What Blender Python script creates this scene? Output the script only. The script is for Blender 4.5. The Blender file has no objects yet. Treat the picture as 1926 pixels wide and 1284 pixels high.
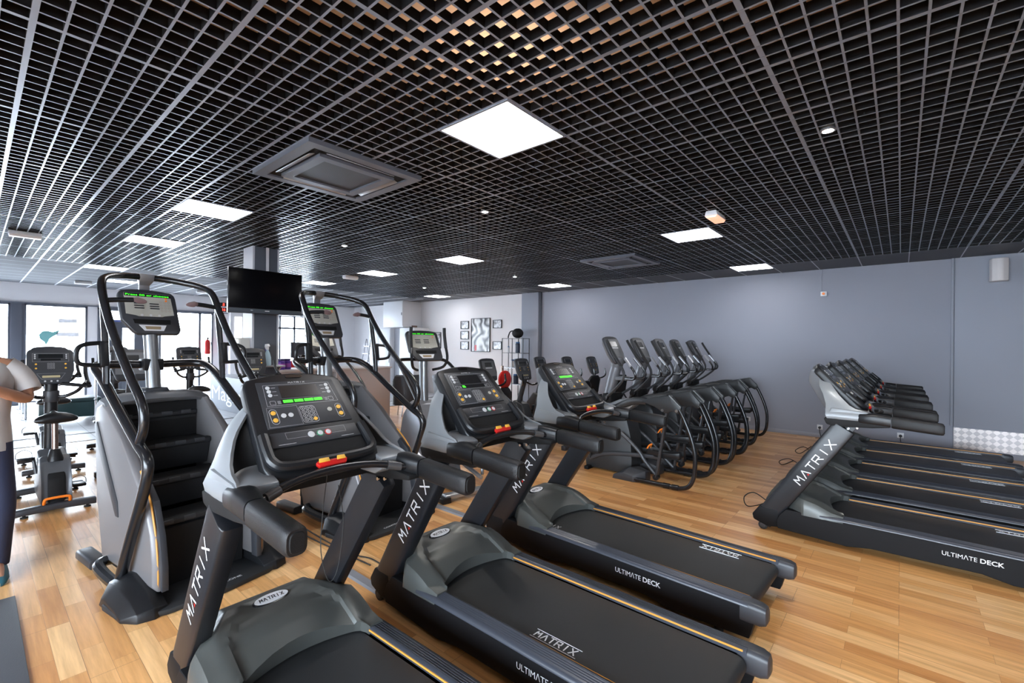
import bpy, bmesh, math, random
from mathutils import Vector, Matrix, Euler
random.seed(7)
PI=math.pi
sc=bpy.context.scene
COL=sc.collection

# ------------------------------------------------------------------ materials
MATS={}
def mat(name,col,rough=.5,metal=0.,spec=.5,emit=None,estr=0.,coat=0.,trans=0.,bump=0.,bscale=200.,vary=0.,vscale=8.,alpha=1.):
    if name in MATS: return MATS[name]
    m=bpy.data.materials.new(name); m.use_nodes=True
    nt=m.node_tree; b=nt.nodes['Principled BSDF']
    b.inputs['Base Color'].default_value=(*col,1); b.inputs['Roughness'].default_value=rough
    b.inputs['Metallic'].default_value=metal; b.inputs['Specular IOR Level'].default_value=spec
    b.inputs['Coat Weight'].default_value=coat; b.inputs['Coat Roughness'].default_value=.12
    b.inputs['Transmission Weight'].default_value=trans; b.inputs['Alpha'].default_value=alpha
    if emit:
        b.inputs['Emission Color'].default_value=(*emit,1); b.inputs['Emission Strength'].default_value=estr
    tc=None
    if vary or bump:
        tc=nt.nodes.new('ShaderNodeTexCoord')
    if vary:
        n=nt.nodes.new('ShaderNodeTexNoise'); n.inputs['Scale'].default_value=vscale; n.inputs['Detail'].default_value=4
        nt.links.new(tc.outputs['Object'],n.inputs['Vector'])
        mx=nt.nodes.new('ShaderNodeMix'); mx.data_type='RGBA'
        mx.inputs['A'].default_value=(*[c*(1-vary) for c in col],1); mx.inputs['B'].default_value=(*[min(1,c*(1+vary)) for c in col],1)
        nt.links.new(n.outputs['Fac'],mx.inputs['Factor']); nt.links.new(mx.outputs['Result'],b.inputs['Base Color'])
    if bump:
        n2=nt.nodes.new('ShaderNodeTexNoise'); n2.inputs['Scale'].default_value=bscale; n2.inputs['Detail'].default_value=2
        nt.links.new(tc.outputs['Object'],n2.inputs['Vector'])
        bp=nt.nodes.new('ShaderNodeBump'); bp.inputs['Strength'].default_value=bump; bp.inputs['Distance'].default_value=.002
        nt.links.new(n2.outputs['Fac'],bp.inputs['Height']); nt.links.new(bp.outputs['Normal'],b.inputs['Normal'])
    MATS[name]=m
    return m
BLK=mat('black_plastic',(.009,.0095,.011),.36,spec=.4,bump=.15,bscale=400)
BLKG=mat('gloss_black',(.010,.010,.012),.16,coat=.4)
BLKM=mat('matte_black',(.006,.006,.0065),.7,spec=.3,bump=.3,bscale=300)
TUBE=mat('black_tube',(.010,.0105,.0125),.26,coat=.15)
GRIP=mat('black_grip',(.008,.008,.009),.42,spec=.4,bump=.6,bscale=500)
POSTM=mat('post_charcoal',(.009,.010,.013),.38)
SILV=mat('silver_grey_plastic',(.21,.222,.235),.34,metal=.12)
HOOD=mat('grey_green_plastic',(.078,.082,.077),.36,metal=.25,vary=.04,vscale=20)
CONS=mat('console_face',(.032,.034,.039),.42,bump=.2,bscale=500)
DISP=mat('display_glass',(.014,.015,.017),.2)
GREENL=mat('green_led',(.02,.3,.02),.5,emit=(.05,1,.02),estr=1.1)
REDL=mat('red_led',(.3,.02,.02),.5,emit=(1,.05,.03),estr=2.0)
WHT=mat('white_print',(.72,.73,.75),.5)
WHTB=mat('white_button',(.55,.56,.57),.45)
YEL=mat('yellow_button',(.80,.43,.05),.45)
YELG=mat('amber_line',(.62,.27,.04),.45)
RED=mat('red_plastic',(.50,.012,.010),.35)
ORG=mat('orange_plastic',(.90,.22,.02),.4)
GRN=mat('green_ring',(.05,.30,.14),.45)
BELT=mat('belt_rubber',(.016,.017,.0185),.5,bump=.5,bscale=700,vary=.25,vscale=3)
RAIL=mat('side_rail_plastic',(.040,.044,.056),.33,coat=.1)
FRAME=mat('treadmill_frame',(.005,.005,.006),.6,spec=.2)
RUB=mat('rubber',(.015,.015,.015),.7)
CHR=mat('chrome',(.6,.6,.62),.18,metal=1)
STEEL=mat('brushed_column',(.27,.28,.29),.30,metal=.7)
DGREY=mat('dark_grey_plastic',(.034,.036,.042),.42)
MGREY=mat('mid_grey_plastic',(.13,.135,.145),.42)
MGREYD=mat('charcoal_shroud',(.021,.023,.025),.42,bump=.2)
TAUP=mat('stepper_side_panel',(.17,.163,.168),.40,metal=.25)
COPP=mat('seat_post_metal',(.42,.30,.25),.25,metal=.9)
CREAM=mat('cream_overlay',(.42,.41,.36),.45)
STEP=mat('stair_tread',(.013,.014,.016),.6,bump=.5,bscale=250)
ALU=mat('aluminium',(.36,.37,.40),.35,metal=.8)
WHITEW=mat('white_wall_paint',(.78,.76,.77),.85,bump=.05,bscale=120,vary=.015,vscale=2)
GREYW=mat('grey_blue_wall_paint',(.285,.298,.350),.7,bump=.15,bscale=180,vary=.05,vscale=.8)
GREYW2=mat('grey_pilaster_paint',(.31,.33,.385),.7,bump=.1,bscale=180,vary=.03,vscale=1)
SLATE=mat('slate_paint',(.085,.095,.115),.5)
ANTH=mat('anthracite_frame',(.115,.125,.155),.4)
WHITEP=mat('white_laminate',(.74,.74,.76),.4)
BEIGE=mat('beige_laminate',(.50,.44,.43),.5)
SKIN=mat('skin',(.50,.24,.14),.5,vary=.05)
SHIRT=mat('white_cotton',(.60,.57,.55),.9,bump=.3,bscale=60)
JEANS=mat('navy_denim',(.030,.036,.075),.85,bump=.4,bscale=300)
SHOE=mat('teal_shoe',(.02,.10,.13),.6)
HAIR=mat('dark_hair',(.03,.02,.015),.6)
GLASS=mat('window_glass',(1,1,1),.0,trans=1.,spec=.5)
LIGHTP=mat('led_panel',(1,1,1),.5,emit=(.98,.98,1.0),estr=7.)
SPOTM=mat('spot_lamp_glow',(1,1,1),.5,emit=(1,.97,.9),estr=60.)
GRIDM=mat('ceiling_grid_lit_bottom',(.20,.23,.29),.26,spec=.6)  # blade bottoms lighter and bluer: window reflection put into the colour
GRIDS=mat('ceiling_grid_shaded_side',(.005,.005,.006),.7,spec=.12)  # blade sides near black: shade between the blades put into the colour
SLAB=mat('tan_slab',(.40,.225,.12),.9,vary=.2,vscale=10)
PANELM=None
# transparent shadow-friendly glass
def thin_glass():
    m=bpy.data.materials.new('clear_pane'); m.use_nodes=True; nt=m.node_tree; nt.nodes.clear()
    o=nt.nodes.new('ShaderNodeOutputMaterial'); t=nt.nodes.new('ShaderNodeBsdfTransparent'); g=nt.nodes.new('ShaderNodeBsdfGlossy')
    t.inputs['Color'].default_value=(.95,.97,.98,1); g.inputs['Roughness'].default_value=.02
    mx=nt.nodes.new('ShaderNodeMixShader'); mx.inputs[0].default_value=.06
    nt.links.new(t.outputs[0],mx.inputs[1]); nt.links.new(g.outputs[0],mx.inputs[2]); nt.links.new(mx.outputs[0],o.inputs[0])
    return m
PANE=thin_glass()

def wood_floor():
    m=bpy.data.materials.new('oak_laminate'); m.use_nodes=True; nt=m.node_tree; N=nt.nodes; L=nt.links
    b=N['Principled BSDF']; tc=N.new('ShaderNodeTexCoord')
    def brick(w,h,mort,off):
        br=N.new('ShaderNodeTexBrick'); br.offset=off; br.offset_frequency=2
        br.inputs['Scale'].default_value=1; br.inputs['Brick Width'].default_value=w; br.inputs['Row Height'].default_value=h
        br.inputs['Mortar Size'].default_value=mort; br.inputs['Mortar Smooth'].default_value=.2; br.inputs['Bias'].default_value=0
        br.inputs['Color1'].default_value=(0,0,0,1); br.inputs['Color2'].default_value=(1,1,1,1)
        L.new(tc.outputs['Object'],br.inputs['Vector']); return br
    b1=brick(.60,.094,.0006,.37)
    b2=brick(1.2,.188,.0013,.43)
    # grain stretched along x
    mp=N.new('ShaderNodeMapping'); mp.inputs['Scale'].default_value=(1.6,26,1); L.new(tc.outputs['Object'],mp.inputs['Vector'])
    gr=N.new('ShaderNodeTexNoise'); gr.inputs['Scale'].default_value=1.4; gr.inputs['Detail'].default_value=6; gr.inputs['Roughness'].default_value=.6
    ad=N.new('ShaderNodeVectorMath'); ad.operation='MULTIPLY_ADD'
    ad.inputs[1].default_value=(9,9,9)
    L.new(b1.outputs['Color'],ad.inputs[0]); L.new(mp.outputs['Vector'],ad.inputs[2]); L.new(ad.outputs[0],gr.inputs['Vector'])
    # random tone per strip : brick colour is a random mix value
    r1=N.new('ShaderNodeValToRGB'); cr=r1.color_ramp
    cr.elements[0].color=(.62,.285,.095,1); cr.elements[0].position=0
    cr.elements[1].color=(.92,.58,.27,1); cr.elements[1].position=1
    e=cr.elements.new(.5); e.color=(.78,.41,.15,1)
    L.new(b1.outputs['Color'],r1.inputs['Fac'])
    r2=N.new('ShaderNodeValToRGB'); r2.color_ramp.elements[0].color=(.80,.74,.68,1); r2.color_ramp.elements[0].position=.3; r2.color_ramp.elements[1].color=(1.1,1.1,1.1,1); r2.color_ramp.elements[1].position=.65
    L.new(gr.outputs['Fac'],r2.inputs['Fac'])
    mu=N.new('ShaderNodeMix'); mu.data_type='RGBA'; mu.blend_type='MULTIPLY'; mu.inputs['Factor'].default_value=1
    L.new(r1.outputs['Color'],mu.inputs['A']); L.new(r2.outputs['Color'],mu.inputs['B'])
    m2=N.new('ShaderNodeMix'); m2.data_type='RGBA'; m2.inputs['B'].default_value=(.22,.10,.045,1)
    mm=N.new('ShaderNodeMath'); mm.operation='MAXIMUM'; L.new(b1.outputs['Fac'],mm.inputs[0]); L.new(b2.outputs['Fac'],mm.inputs[1])
    m3=N.new('ShaderNodeMath'); m3.operation='MULTIPLY'; m3.inputs[1].default_value=.7; L.new(mm.outputs[0],m3.inputs[0])
    L.new(m3.outputs[0],m2.inputs['Factor']); L.new(mu.outputs['Result'],m2.inputs['A']); L.new(m2.outputs['Result'],b.inputs['Base Color'])
    b.inputs['Roughness'].default_value=.30; b.inputs['Specular IOR Level'].default_value=.5
    b.inputs['Coat Weight'].default_value=.25; b.inputs['Coat Roughness'].default_value=.22
    bp=N.new('ShaderNodeBump'); bp.inputs['Strength'].default_value=.15; bp.inputs['Distance'].default_value=.001; bp.invert=True
    L.new(mm.outputs[0],bp.inputs['Height']); L.new(bp.outputs['Normal'],b.inputs['Normal'])
    return m
WOOD=wood_floor()
def brick_mat(name,c,mo,w,h,ms,rough=.4,metal=0.,off=0.,rot=0.):
    m=bpy.data.materials.new(name); m.use_nodes=True; nt=m.node_tree; N=nt.nodes; L=nt.links; b=N['Principled BSDF']
    tc=N.new('ShaderNodeTexCoord'); mp=N.new('ShaderNodeMapping'); mp.inputs['Rotation'].default_value=(0,0,rot)
    L.new(tc.outputs['Object'],mp.inputs['Vector'])
    br=N.new('ShaderNodeTexBrick'); br.offset=off; br.inputs['Scale'].default_value=1; br.inputs['Brick Width'].default_value=w; br.inputs['Row Height'].default_value=h
    br.inputs['Mortar Size'].default_value=ms; br.inputs['Color1'].default_value=(*c,1); br.inputs['Color2'].default_value=(*[x*.93 for x in c],1); br.inputs['Mortar'].default_value=(*mo,1)
    L.new(mp.outputs['Vector'],br.inputs['Vector']); L.new(br.outputs['Color'],b.inputs['Base Color'])
    b.inputs['Roughness'].default_value=rough; b.inputs['Metallic'].default_value=metal
    return m
TILE=brick_mat('pale_floor_tile',(.52,.53,.56),(.33,.34,.36),.45,.45,.006,.25)
LINEAR=brick_mat('linear_ceiling_panel',(.085,.087,.093),(.30,.31,.34),3.0,.6,.016,.85,rot=PI/2)
def checker():
    m=bpy.data.materials.new('checker_plate'); m.use_nodes=True; nt=m.node_tree; N=nt.nodes; L=nt.links; b=N['Principled BSDF']
    tc=N.new('ShaderNodeTexCoord'); mp=N.new('ShaderNodeMapping'); mp.inputs['Rotation'].default_value=(0,math.radians(45),0); mp.inputs['Scale'].default_value=(17,1,17)
    L.new(tc.outputs['Object'],mp.inputs['Vector'])
    wv=N.new('ShaderNodeTexChecker'); wv.inputs['Scale'].default_value=1; wv.inputs['Color1'].default_value=(.62,.57,.55,1); wv.inputs['Color2'].default_value=(.40,.37,.37,1)
    L.new(mp.outputs['Vector'],wv.inputs['Vector']); L.new(wv.outputs['Color'],b.inputs['Base Color'])
    b.inputs['Metallic'].default_value=.35; b.inputs['Roughness'].default_value=.35
    bp=N.new('ShaderNodeBump'); bp.inputs['Strength'].default_value=.6; bp.inputs['Distance'].default_value=.003; L.new(wv.outputs['Fac'],bp.inputs['Height']); L.new(bp.outputs['Normal'],b.inputs['Normal'])
    return m
CHECK=checker()
def mesh_mat():
    m=bpy.data.materials.new('intake_mesh'); m.use_nodes=True; nt=m.node_tree; N=nt.nodes; L=nt.links; b=N['Principled BSDF']
    tc=N.new('ShaderNodeTexCoord')
    br=N.new('ShaderNodeTexBrick'); br.offset=0; br.inputs['Scale'].default_value=1; br.inputs['Brick Width'].default_value=.014; br.inputs['Row Height'].default_value=.014; br.inputs['Mortar Size'].default_value=.004
    br.inputs['Color1'].default_value=(.003,.003,.004,1);br.inputs['Color2'].default_value=(.003,.003,.004,1);br.inputs['Mortar'].default_value=(.035,.037,.043,1)
    L.new(tc.outputs['Object'],br.inputs['Vector']); L.new(br.outputs['Color'],b.inputs['Base Color']); b.inputs['Roughness'].default_value=.4
    return m
GRILLE=mesh_mat()
def art_mat():
    m=bpy.data.materials.new('art_print'); m.use_nodes=True; nt=m.node_tree; N=nt.nodes; L=nt.links; b=N['Principled BSDF']
    tc=N.new('ShaderNodeTexCoord'); w=N.new('ShaderNodeTexWave'); w.inputs['Scale'].default_value=1.1; w.inputs['Distortion'].default_value=16; w.inputs['Detail'].default_value=1.5; w.inputs['Detail Scale'].default_value=1.6
    L.new(tc.outputs['Object'],w.inputs['Vector']); r=N.new('ShaderNodeValToRGB'); r.color_ramp.elements[0].color=(.05,.05,.06,1); r.color_ramp.elements[1].color=(.75,.77,.78,1)
    L.new(w.outputs['Color'],r.inputs['Fac']); L.new(r.outputs['Color'],b.inputs['Base Color']); b.inputs['Roughness'].default_value=.15
    return m
ART=art_mat()
def photo_mat():
    m=bpy.data.materials.new('photo_print'); m.use_nodes=True; nt=m.node_tree; N=nt.nodes; L=nt.links; b=N['Principled BSDF']
    tc=N.new('ShaderNodeTexCoord'); w=N.new('ShaderNodeTexNoise'); w.inputs['Scale'].default_value=9; w.inputs['Detail'].default_value=3
    L.new(tc.outputs['Object'],w.inputs['Vector']); r=N.new('ShaderNodeValToRGB'); r.color_ramp.elements[0].color=(.08,.08,.10,1); r.color_ramp.elements[0].position=.35; r.color_ramp.elements[1].color=(.75,.76,.80,1); r.color_ramp.elements[1].position=.6
    L.new(w.outputs['Fac'],r.inputs['Fac']); L.new(r.outputs['Color'],b.inputs['Base Color']); b.inputs['Roughness'].default_value=.2
    return m
PHOTO=photo_mat()

# ------------------------------------------------------------------ mesh helper
class MB:
    def __init__(s): s.v=[]; s.f=[]; s.mi=[]; s.m=0
    def add(s,vs,fs):
        o=len(s.v); s.v+= [tuple(p) for p in vs]; s.f+=[tuple(i+o for i in f) for f in fs]; s.mi+=[s.m]*len(fs); return s
    def box(s,x0,x1,y0,y1,z0,z1):
        v=[(x,y,z) for z in (z0,z1) for y in (y0,y1) for x in (x0,x1)]
        return s.add(v,[(0,2,3,1),(4,5,7,6),(0,1,5,4),(2,6,7,3),(0,4,6,2),(1,3,7,5)])
    def obox(s,c,size,rot=(0,0,0)):
        R=Euler(rot).to_matrix(); h=[a/2 for a in size]
        v=[Vector(c)+R@Vector((x*h[0],y*h[1],z*h[2])) for z in (-1,1) for y in (-1,1) for x in (-1,1)]
        return s.add(v,[(0,2,3,1),(4,5,7,6),(0,1,5,4),(2,6,7,3),(0,4,6,2),(1,3,7,5)])
    def prism(s,pts,a,b,axis='y',fn=None):
        n=len(pts)
        def P(p,t):
            if fn: return fn(p,t)
            return {'y':(p[0],t,p[1]),'x':(t,p[0],p[1]),'z':(p[0],p[1],t)}[axis]
        v=[P(p,a) for p in pts]+[P(p,b) for p in pts]
        fs=[tuple(range(n)),tuple(range(2*n-1,n-1,-1))]+[(i,i+n,(i+1)%n+n,(i+1)%n) for i in range(n)]
        return s.add(v,fs)
    def loft(s,rings,caps=True,closed=False):
        n=len(rings[0]); v=[p for r in rings for p in r]; fs=[]
        R=len(rings)
        for i in range(R if closed else R-1):
            j=(i+1)%R
            for k in range(n):
                l=(k+1)%n; fs.append((i*n+k,i*n+l,j*n+l,j*n+k))
        if caps and not closed: fs+=[tuple(range(n-1,-1,-1)),tuple((R-1)*n+k for k in range(n))]
        return s.add(v,fs)
    def grid(s,P):
        nu=len(P); nv=len(P[0]); v=[p for r in P for p in r]
        return s.add(v,[(i*nv+j,(i+1)*nv+j,(i+1)*nv+j+1,i*nv+j+1) for i in range(nu-1) for j in range(nv-1)])
    def tube(s,path,r,seg=10,smooth=0,closed=False,r2=None,caps=True,up=None):
        pts=[Vector(p) for p in path]
        if smooth: pts=catmull(pts,smooth,closed)
        n=len(pts); rings=[]; prev=None
        for i,p in enumerate(pts):
            a=pts[(i-1)%n] if (closed or i>0) else p; b=pts[(i+1)%n] if (closed or i<n-1) else p
            t=(b-a).normalized()
            if prev is None:
                u=Vector(up) if up else (Vector((0,0,1)) if abs(t.z)<.9 else Vector((1,0,0)))
                nrm=(u-t*u.dot(t)).normalized()
            else:
                nrm=(prev-t*prev.dot(t)).normalized()
            prev=nrm; bi=t.cross(nrm)
            rr=r(i/(n-1)) if callable(r) else r; q=r2 if r2 else rr
            rings.append([p+nrm*(rr*math.cos(2*PI*k/seg))+bi*(q*math.sin(2*PI*k/seg)) for k in range(seg)])
        return s.loft(rings,caps,closed)
    def cyl(s,a,b,r,seg=16,r2=None):
        a=Vector(a);b=Vector(b); t=(b-a).normalized(); u=Vector((0,0,1)) if abs(t.z)<.9 else Vector((1,0,0))
        n=(u-t*u.dot(t)).normalized(); bi=t.cross(n); r2=r if r2 is None else r2
        return s.loft([[p+n*(q*math.cos(2*PI*k/seg))+bi*(q*math.sin(2*PI*k/seg)) for k in range(seg)] for p,q in ((a,r),(b,r2))])
    def lathe(s,prof,c=(0,0,0),seg=20):
        c=Vector(c)
        return s.loft([[c+Vector((r*math.cos(2*PI*k/seg),r*math.sin(2*PI*k/seg),z)) for k in range(seg)] for r,z in prof])
    def ball(s,c,r,sx=1,sy=1,sz=1,nu=10,nv=14,rot=None):
        rings=[]
        for i in range(1,nu):
            th=PI*i/nu; ring=[]
            for k in range(nv):
                q=Vector((r*sx*math.sin(th)*math.cos(2*PI*k/nv),r*sy*math.sin(th)*math.sin(2*PI*k/nv),-r*sz*math.cos(th)))
                if rot: q=rot@q
                ring.append(Vector(c)+q)
            rings.append(ring)
        return s.loft(rings)
    def build(s,name,m,parent=None,bevel=0,seg=2,smooth=True,angle=32,loc=None):
        me=bpy.data.meshes.new(name); me.from_pydata([tuple(p) for p in s.v],[],s.f)
        ms=m if isinstance(m,(list,tuple)) else [m]
        for q in ms: me.materials.append(q)
        if len(ms)>1:
            for p,i in zip(me.polygons,s.mi): p.material_index=i
        bm=bmesh.new(); bm.from_mesh(me)
        bmesh.ops.recalc_face_normals(bm,faces=bm.faces)
        if bevel:
            ed=[e for e in bm.edges if len(e.link_faces)==2 and e.calc_face_angle(0)>math.radians(25)]
            bmesh.ops.bevel(bm,geom=ed,offset=bevel,segments=seg,profile=.5,affect='EDGES',clamp_overlap=True)
        big=[f for f in bm.faces if len(f.verts)>4]
        if big: bmesh.ops.triangulate(bm,faces=big)
        bm.to_mesh(me); bm.free()
        if smooth:
            me.polygons.foreach_set('use_smooth',[True]*len(me.polygons)); me.set_sharp_from_angle(angle=math.radians(angle))
        me.update()
        o=bpy.data.objects.new(name,me); COL.objects.link(o)
        if parent: o.parent=parent
        if loc: o.location=loc
        return o
def catmull(p,n,closed=False):
    out=[]; N=len(p)
    for i in range(N if closed else N-1):
        if closed: a,b,c,d=p[(i-1)%N],p[i],p[(i+1)%N],p[(i+2)%N]
        else: a=p[max(i-1,0)];b=p[i];c=p[i+1];d=p[min(i+2,N-1)]
        for k in range(n):
            t=k/n; t2=t*t;t3=t2*t
            out.append(.5*((2*b)+(c-a)*t+(2*a-5*b+4*c-d)*t2+(3*b-a-3*c+d)*t3))
    if not closed: out.append(p[-1])
    return out
def tag(o,label=None,cat=None,group=None,kind=None):
    if label: o['label']=label
    if cat: o['category']=cat
    if group: o['group']=group
    if kind: o['kind']=kind
    return o
def thing(name,label,cat,loc=(0,0,0),rz=0,group=None):
    o=bpy.data.objects.new(name,None); COL.objects.link(o); o.location=loc; o.rotation_euler=(0,0,rz); o.empty_display_size=.1
    return tag(o,label,cat,group)
def copy_tree(o,parent=None):
    c=o.copy(); COL.objects.link(c); c.parent=parent
    for ch in list(o.children): copy_tree(ch,c)
    return c
def dup(root,loc,rz,label,group=None):
    c=copy_tree(root); c.location=loc; c.rotation_euler=(0,0,rz); c['label']=label
    if group: c['group']=group
    return c
def struct(mb,name,m,**k):
    o=mb.build(name,m,**k); o['kind']='structure'; return o

# text ------------------------------------------------------
TC={}
def text_geo(body,bold=0.,ext=.0):
    key=(body,bold)
    if key in TC: return TC[key]
    cu=bpy.data.curves.new('t','FONT'); cu.body=body; cu.size=1; cu.offset=bold; cu.align_x='LEFT'; cu.resolution_u=3
    ob=bpy.data.objects.new('t',cu); COL.objects.link(ob)
    dg=bpy.context.evaluated_depsgraph_get(); me=bpy.data.meshes.new_from_object(ob.evaluated_get(dg))
    v=[tuple(p.co) for p in me.vertices]; f=[tuple(p.vertices) for p in me.polygons]
    bpy.data.objects.remove(ob); bpy.data.curves.remove(cu); bpy.data.meshes.remove(me)
    xs=[p[0] for p in v] or [0]
    TC[key]=(v,f,min(xs),max(xs)); return TC[key]
def put_text(mb,body,org,right,up,h,width=None,bold=0.):
    """flat lettering: org = lower-left corner, h = cap height"""
    v,f,x0,x1=text_geo(body,bold); sx=(width/(x1-x0)) if width else h/.7; sy=h/.7
    O=Vector(org);R=Vector(right).normalized();U=Vector(up).normalized()
    return mb.add([O+R*((p[0]-x0)*sx)+U*(p[1]*sy) for p in v],f)
LET={'M':[[(0,0),(.12,1),(.5,.42),(.88,1),(1,0)]],'A':[[(0,0),(.5,1),(1,0)]],'T':[[(0,1),(1,1)],[(.5,1),(.5,0)]],
 'R':[[(0,0),(0,1)],[(0,1),(.9,1),(.9,.5),(.1,.5)],[(.5,.5),(1,0)]],'I':[[(.5,0),(.5,1)]],'X':[[(0,0),(1,1)],[(0,1),(1,0)]]}
def logo(mb,org,right,up,h,width,sw=.14,n=None,word='MATRIX'):
    """wide stroke lettering of the maker's word"""
    O=Vector(org);R=Vector(right).normalized();U=Vector(up).normalized(); L=len(word); cw=width/(L-.25)
    for i,ch in enumerate(word):
        for pl in LET[ch]:
            P=[(i*cw+x*cw*.72,y*h) for x,y in pl]
            for a,b in zip(P[:-1],P[1:]):
                a=Vector(a);b=Vector(b); d=(b-a).normalized(); q=Vector((-d.y,d.x))*(h*sw/2); e=d*(h*sw*.3)
                c=[a-e+q,a-e-q,b+e-q,b+e+q]
                mb.add([O+R*p.x+U*p.y for p in c],[(0,1,2,3)])
    return mb
def rrect(w,h,r,n=4,cx=0,cy=0):
    out=[]
    for sx,sy,a0 in ((1,1,0),(-1,1,90),(-1,-1,180),(1,-1,270)):
        for k in range(n+1):
            a=math.radians(a0+90*k/n); out.append((cx+sx*(w/2-r)+r*math.cos(a),cy+sy*(h/2-r)+r*math.sin(a)))
    return out

# ------------------------------------------------------------------ treadmill
def F(u,v,h=0.): return Vector((.38+.68*v+.733*h,u,1.44-.733*v+.68*h))
FR=(0,1,0); FU=(-.68,0,.733)
def disc(mb,u,v,r,h0,h1,seg=16,fn=F):
    mb.loft([[fn(u+r*math.cos(2*PI*k/seg),v+r*math.sin(2*PI*k/seg),h) for k in range(seg)] for h in (h0,h1)])
def plate(mb,pts,h0,h1,fn=F):
    n=len(pts); mb.add([fn(*p,h0) for p in pts]+[fn(*p,h1) for p in pts],[tuple(range(n)),tuple(range(2*n-1,n-1,-1))]+[(i,i+n,(i+1)%n+n,(i+1)%n) for i in range(n)])
def strip(mb,u0,u1,v0,v1,h,fn=F):
    mb.add([fn(u0,v0,h),fn(u1,v0,h),fn(u1,v1,h),fn(u0,v1,h)],[(0,1,2,3)])
def outline(mb,pts,w,h,fn=F):
    c=Vector((sum(p[0] for p in pts)/len(pts),sum(p[1] for p in pts)/len(pts)))
    n=len(pts); q=[]
    for i,p in enumerate(pts):
        a=Vector(pts[i-1]);b=Vector(p);d=Vector(pts[(i+1)%n]); t=((b-a).normalized()+(d-b).normalized()).normalized(); nn=Vector((-t.y,t.x))
        q.append((b-nn*w/2,b+nn*w/2))
    v=[fn(*a,h) for a,b in q]+[fn(*b,h) for a,b in q]
    mb.add(v,[(i,(i+1)%n,(i+1)%n+n,i+n) for i in range(n)])

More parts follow.
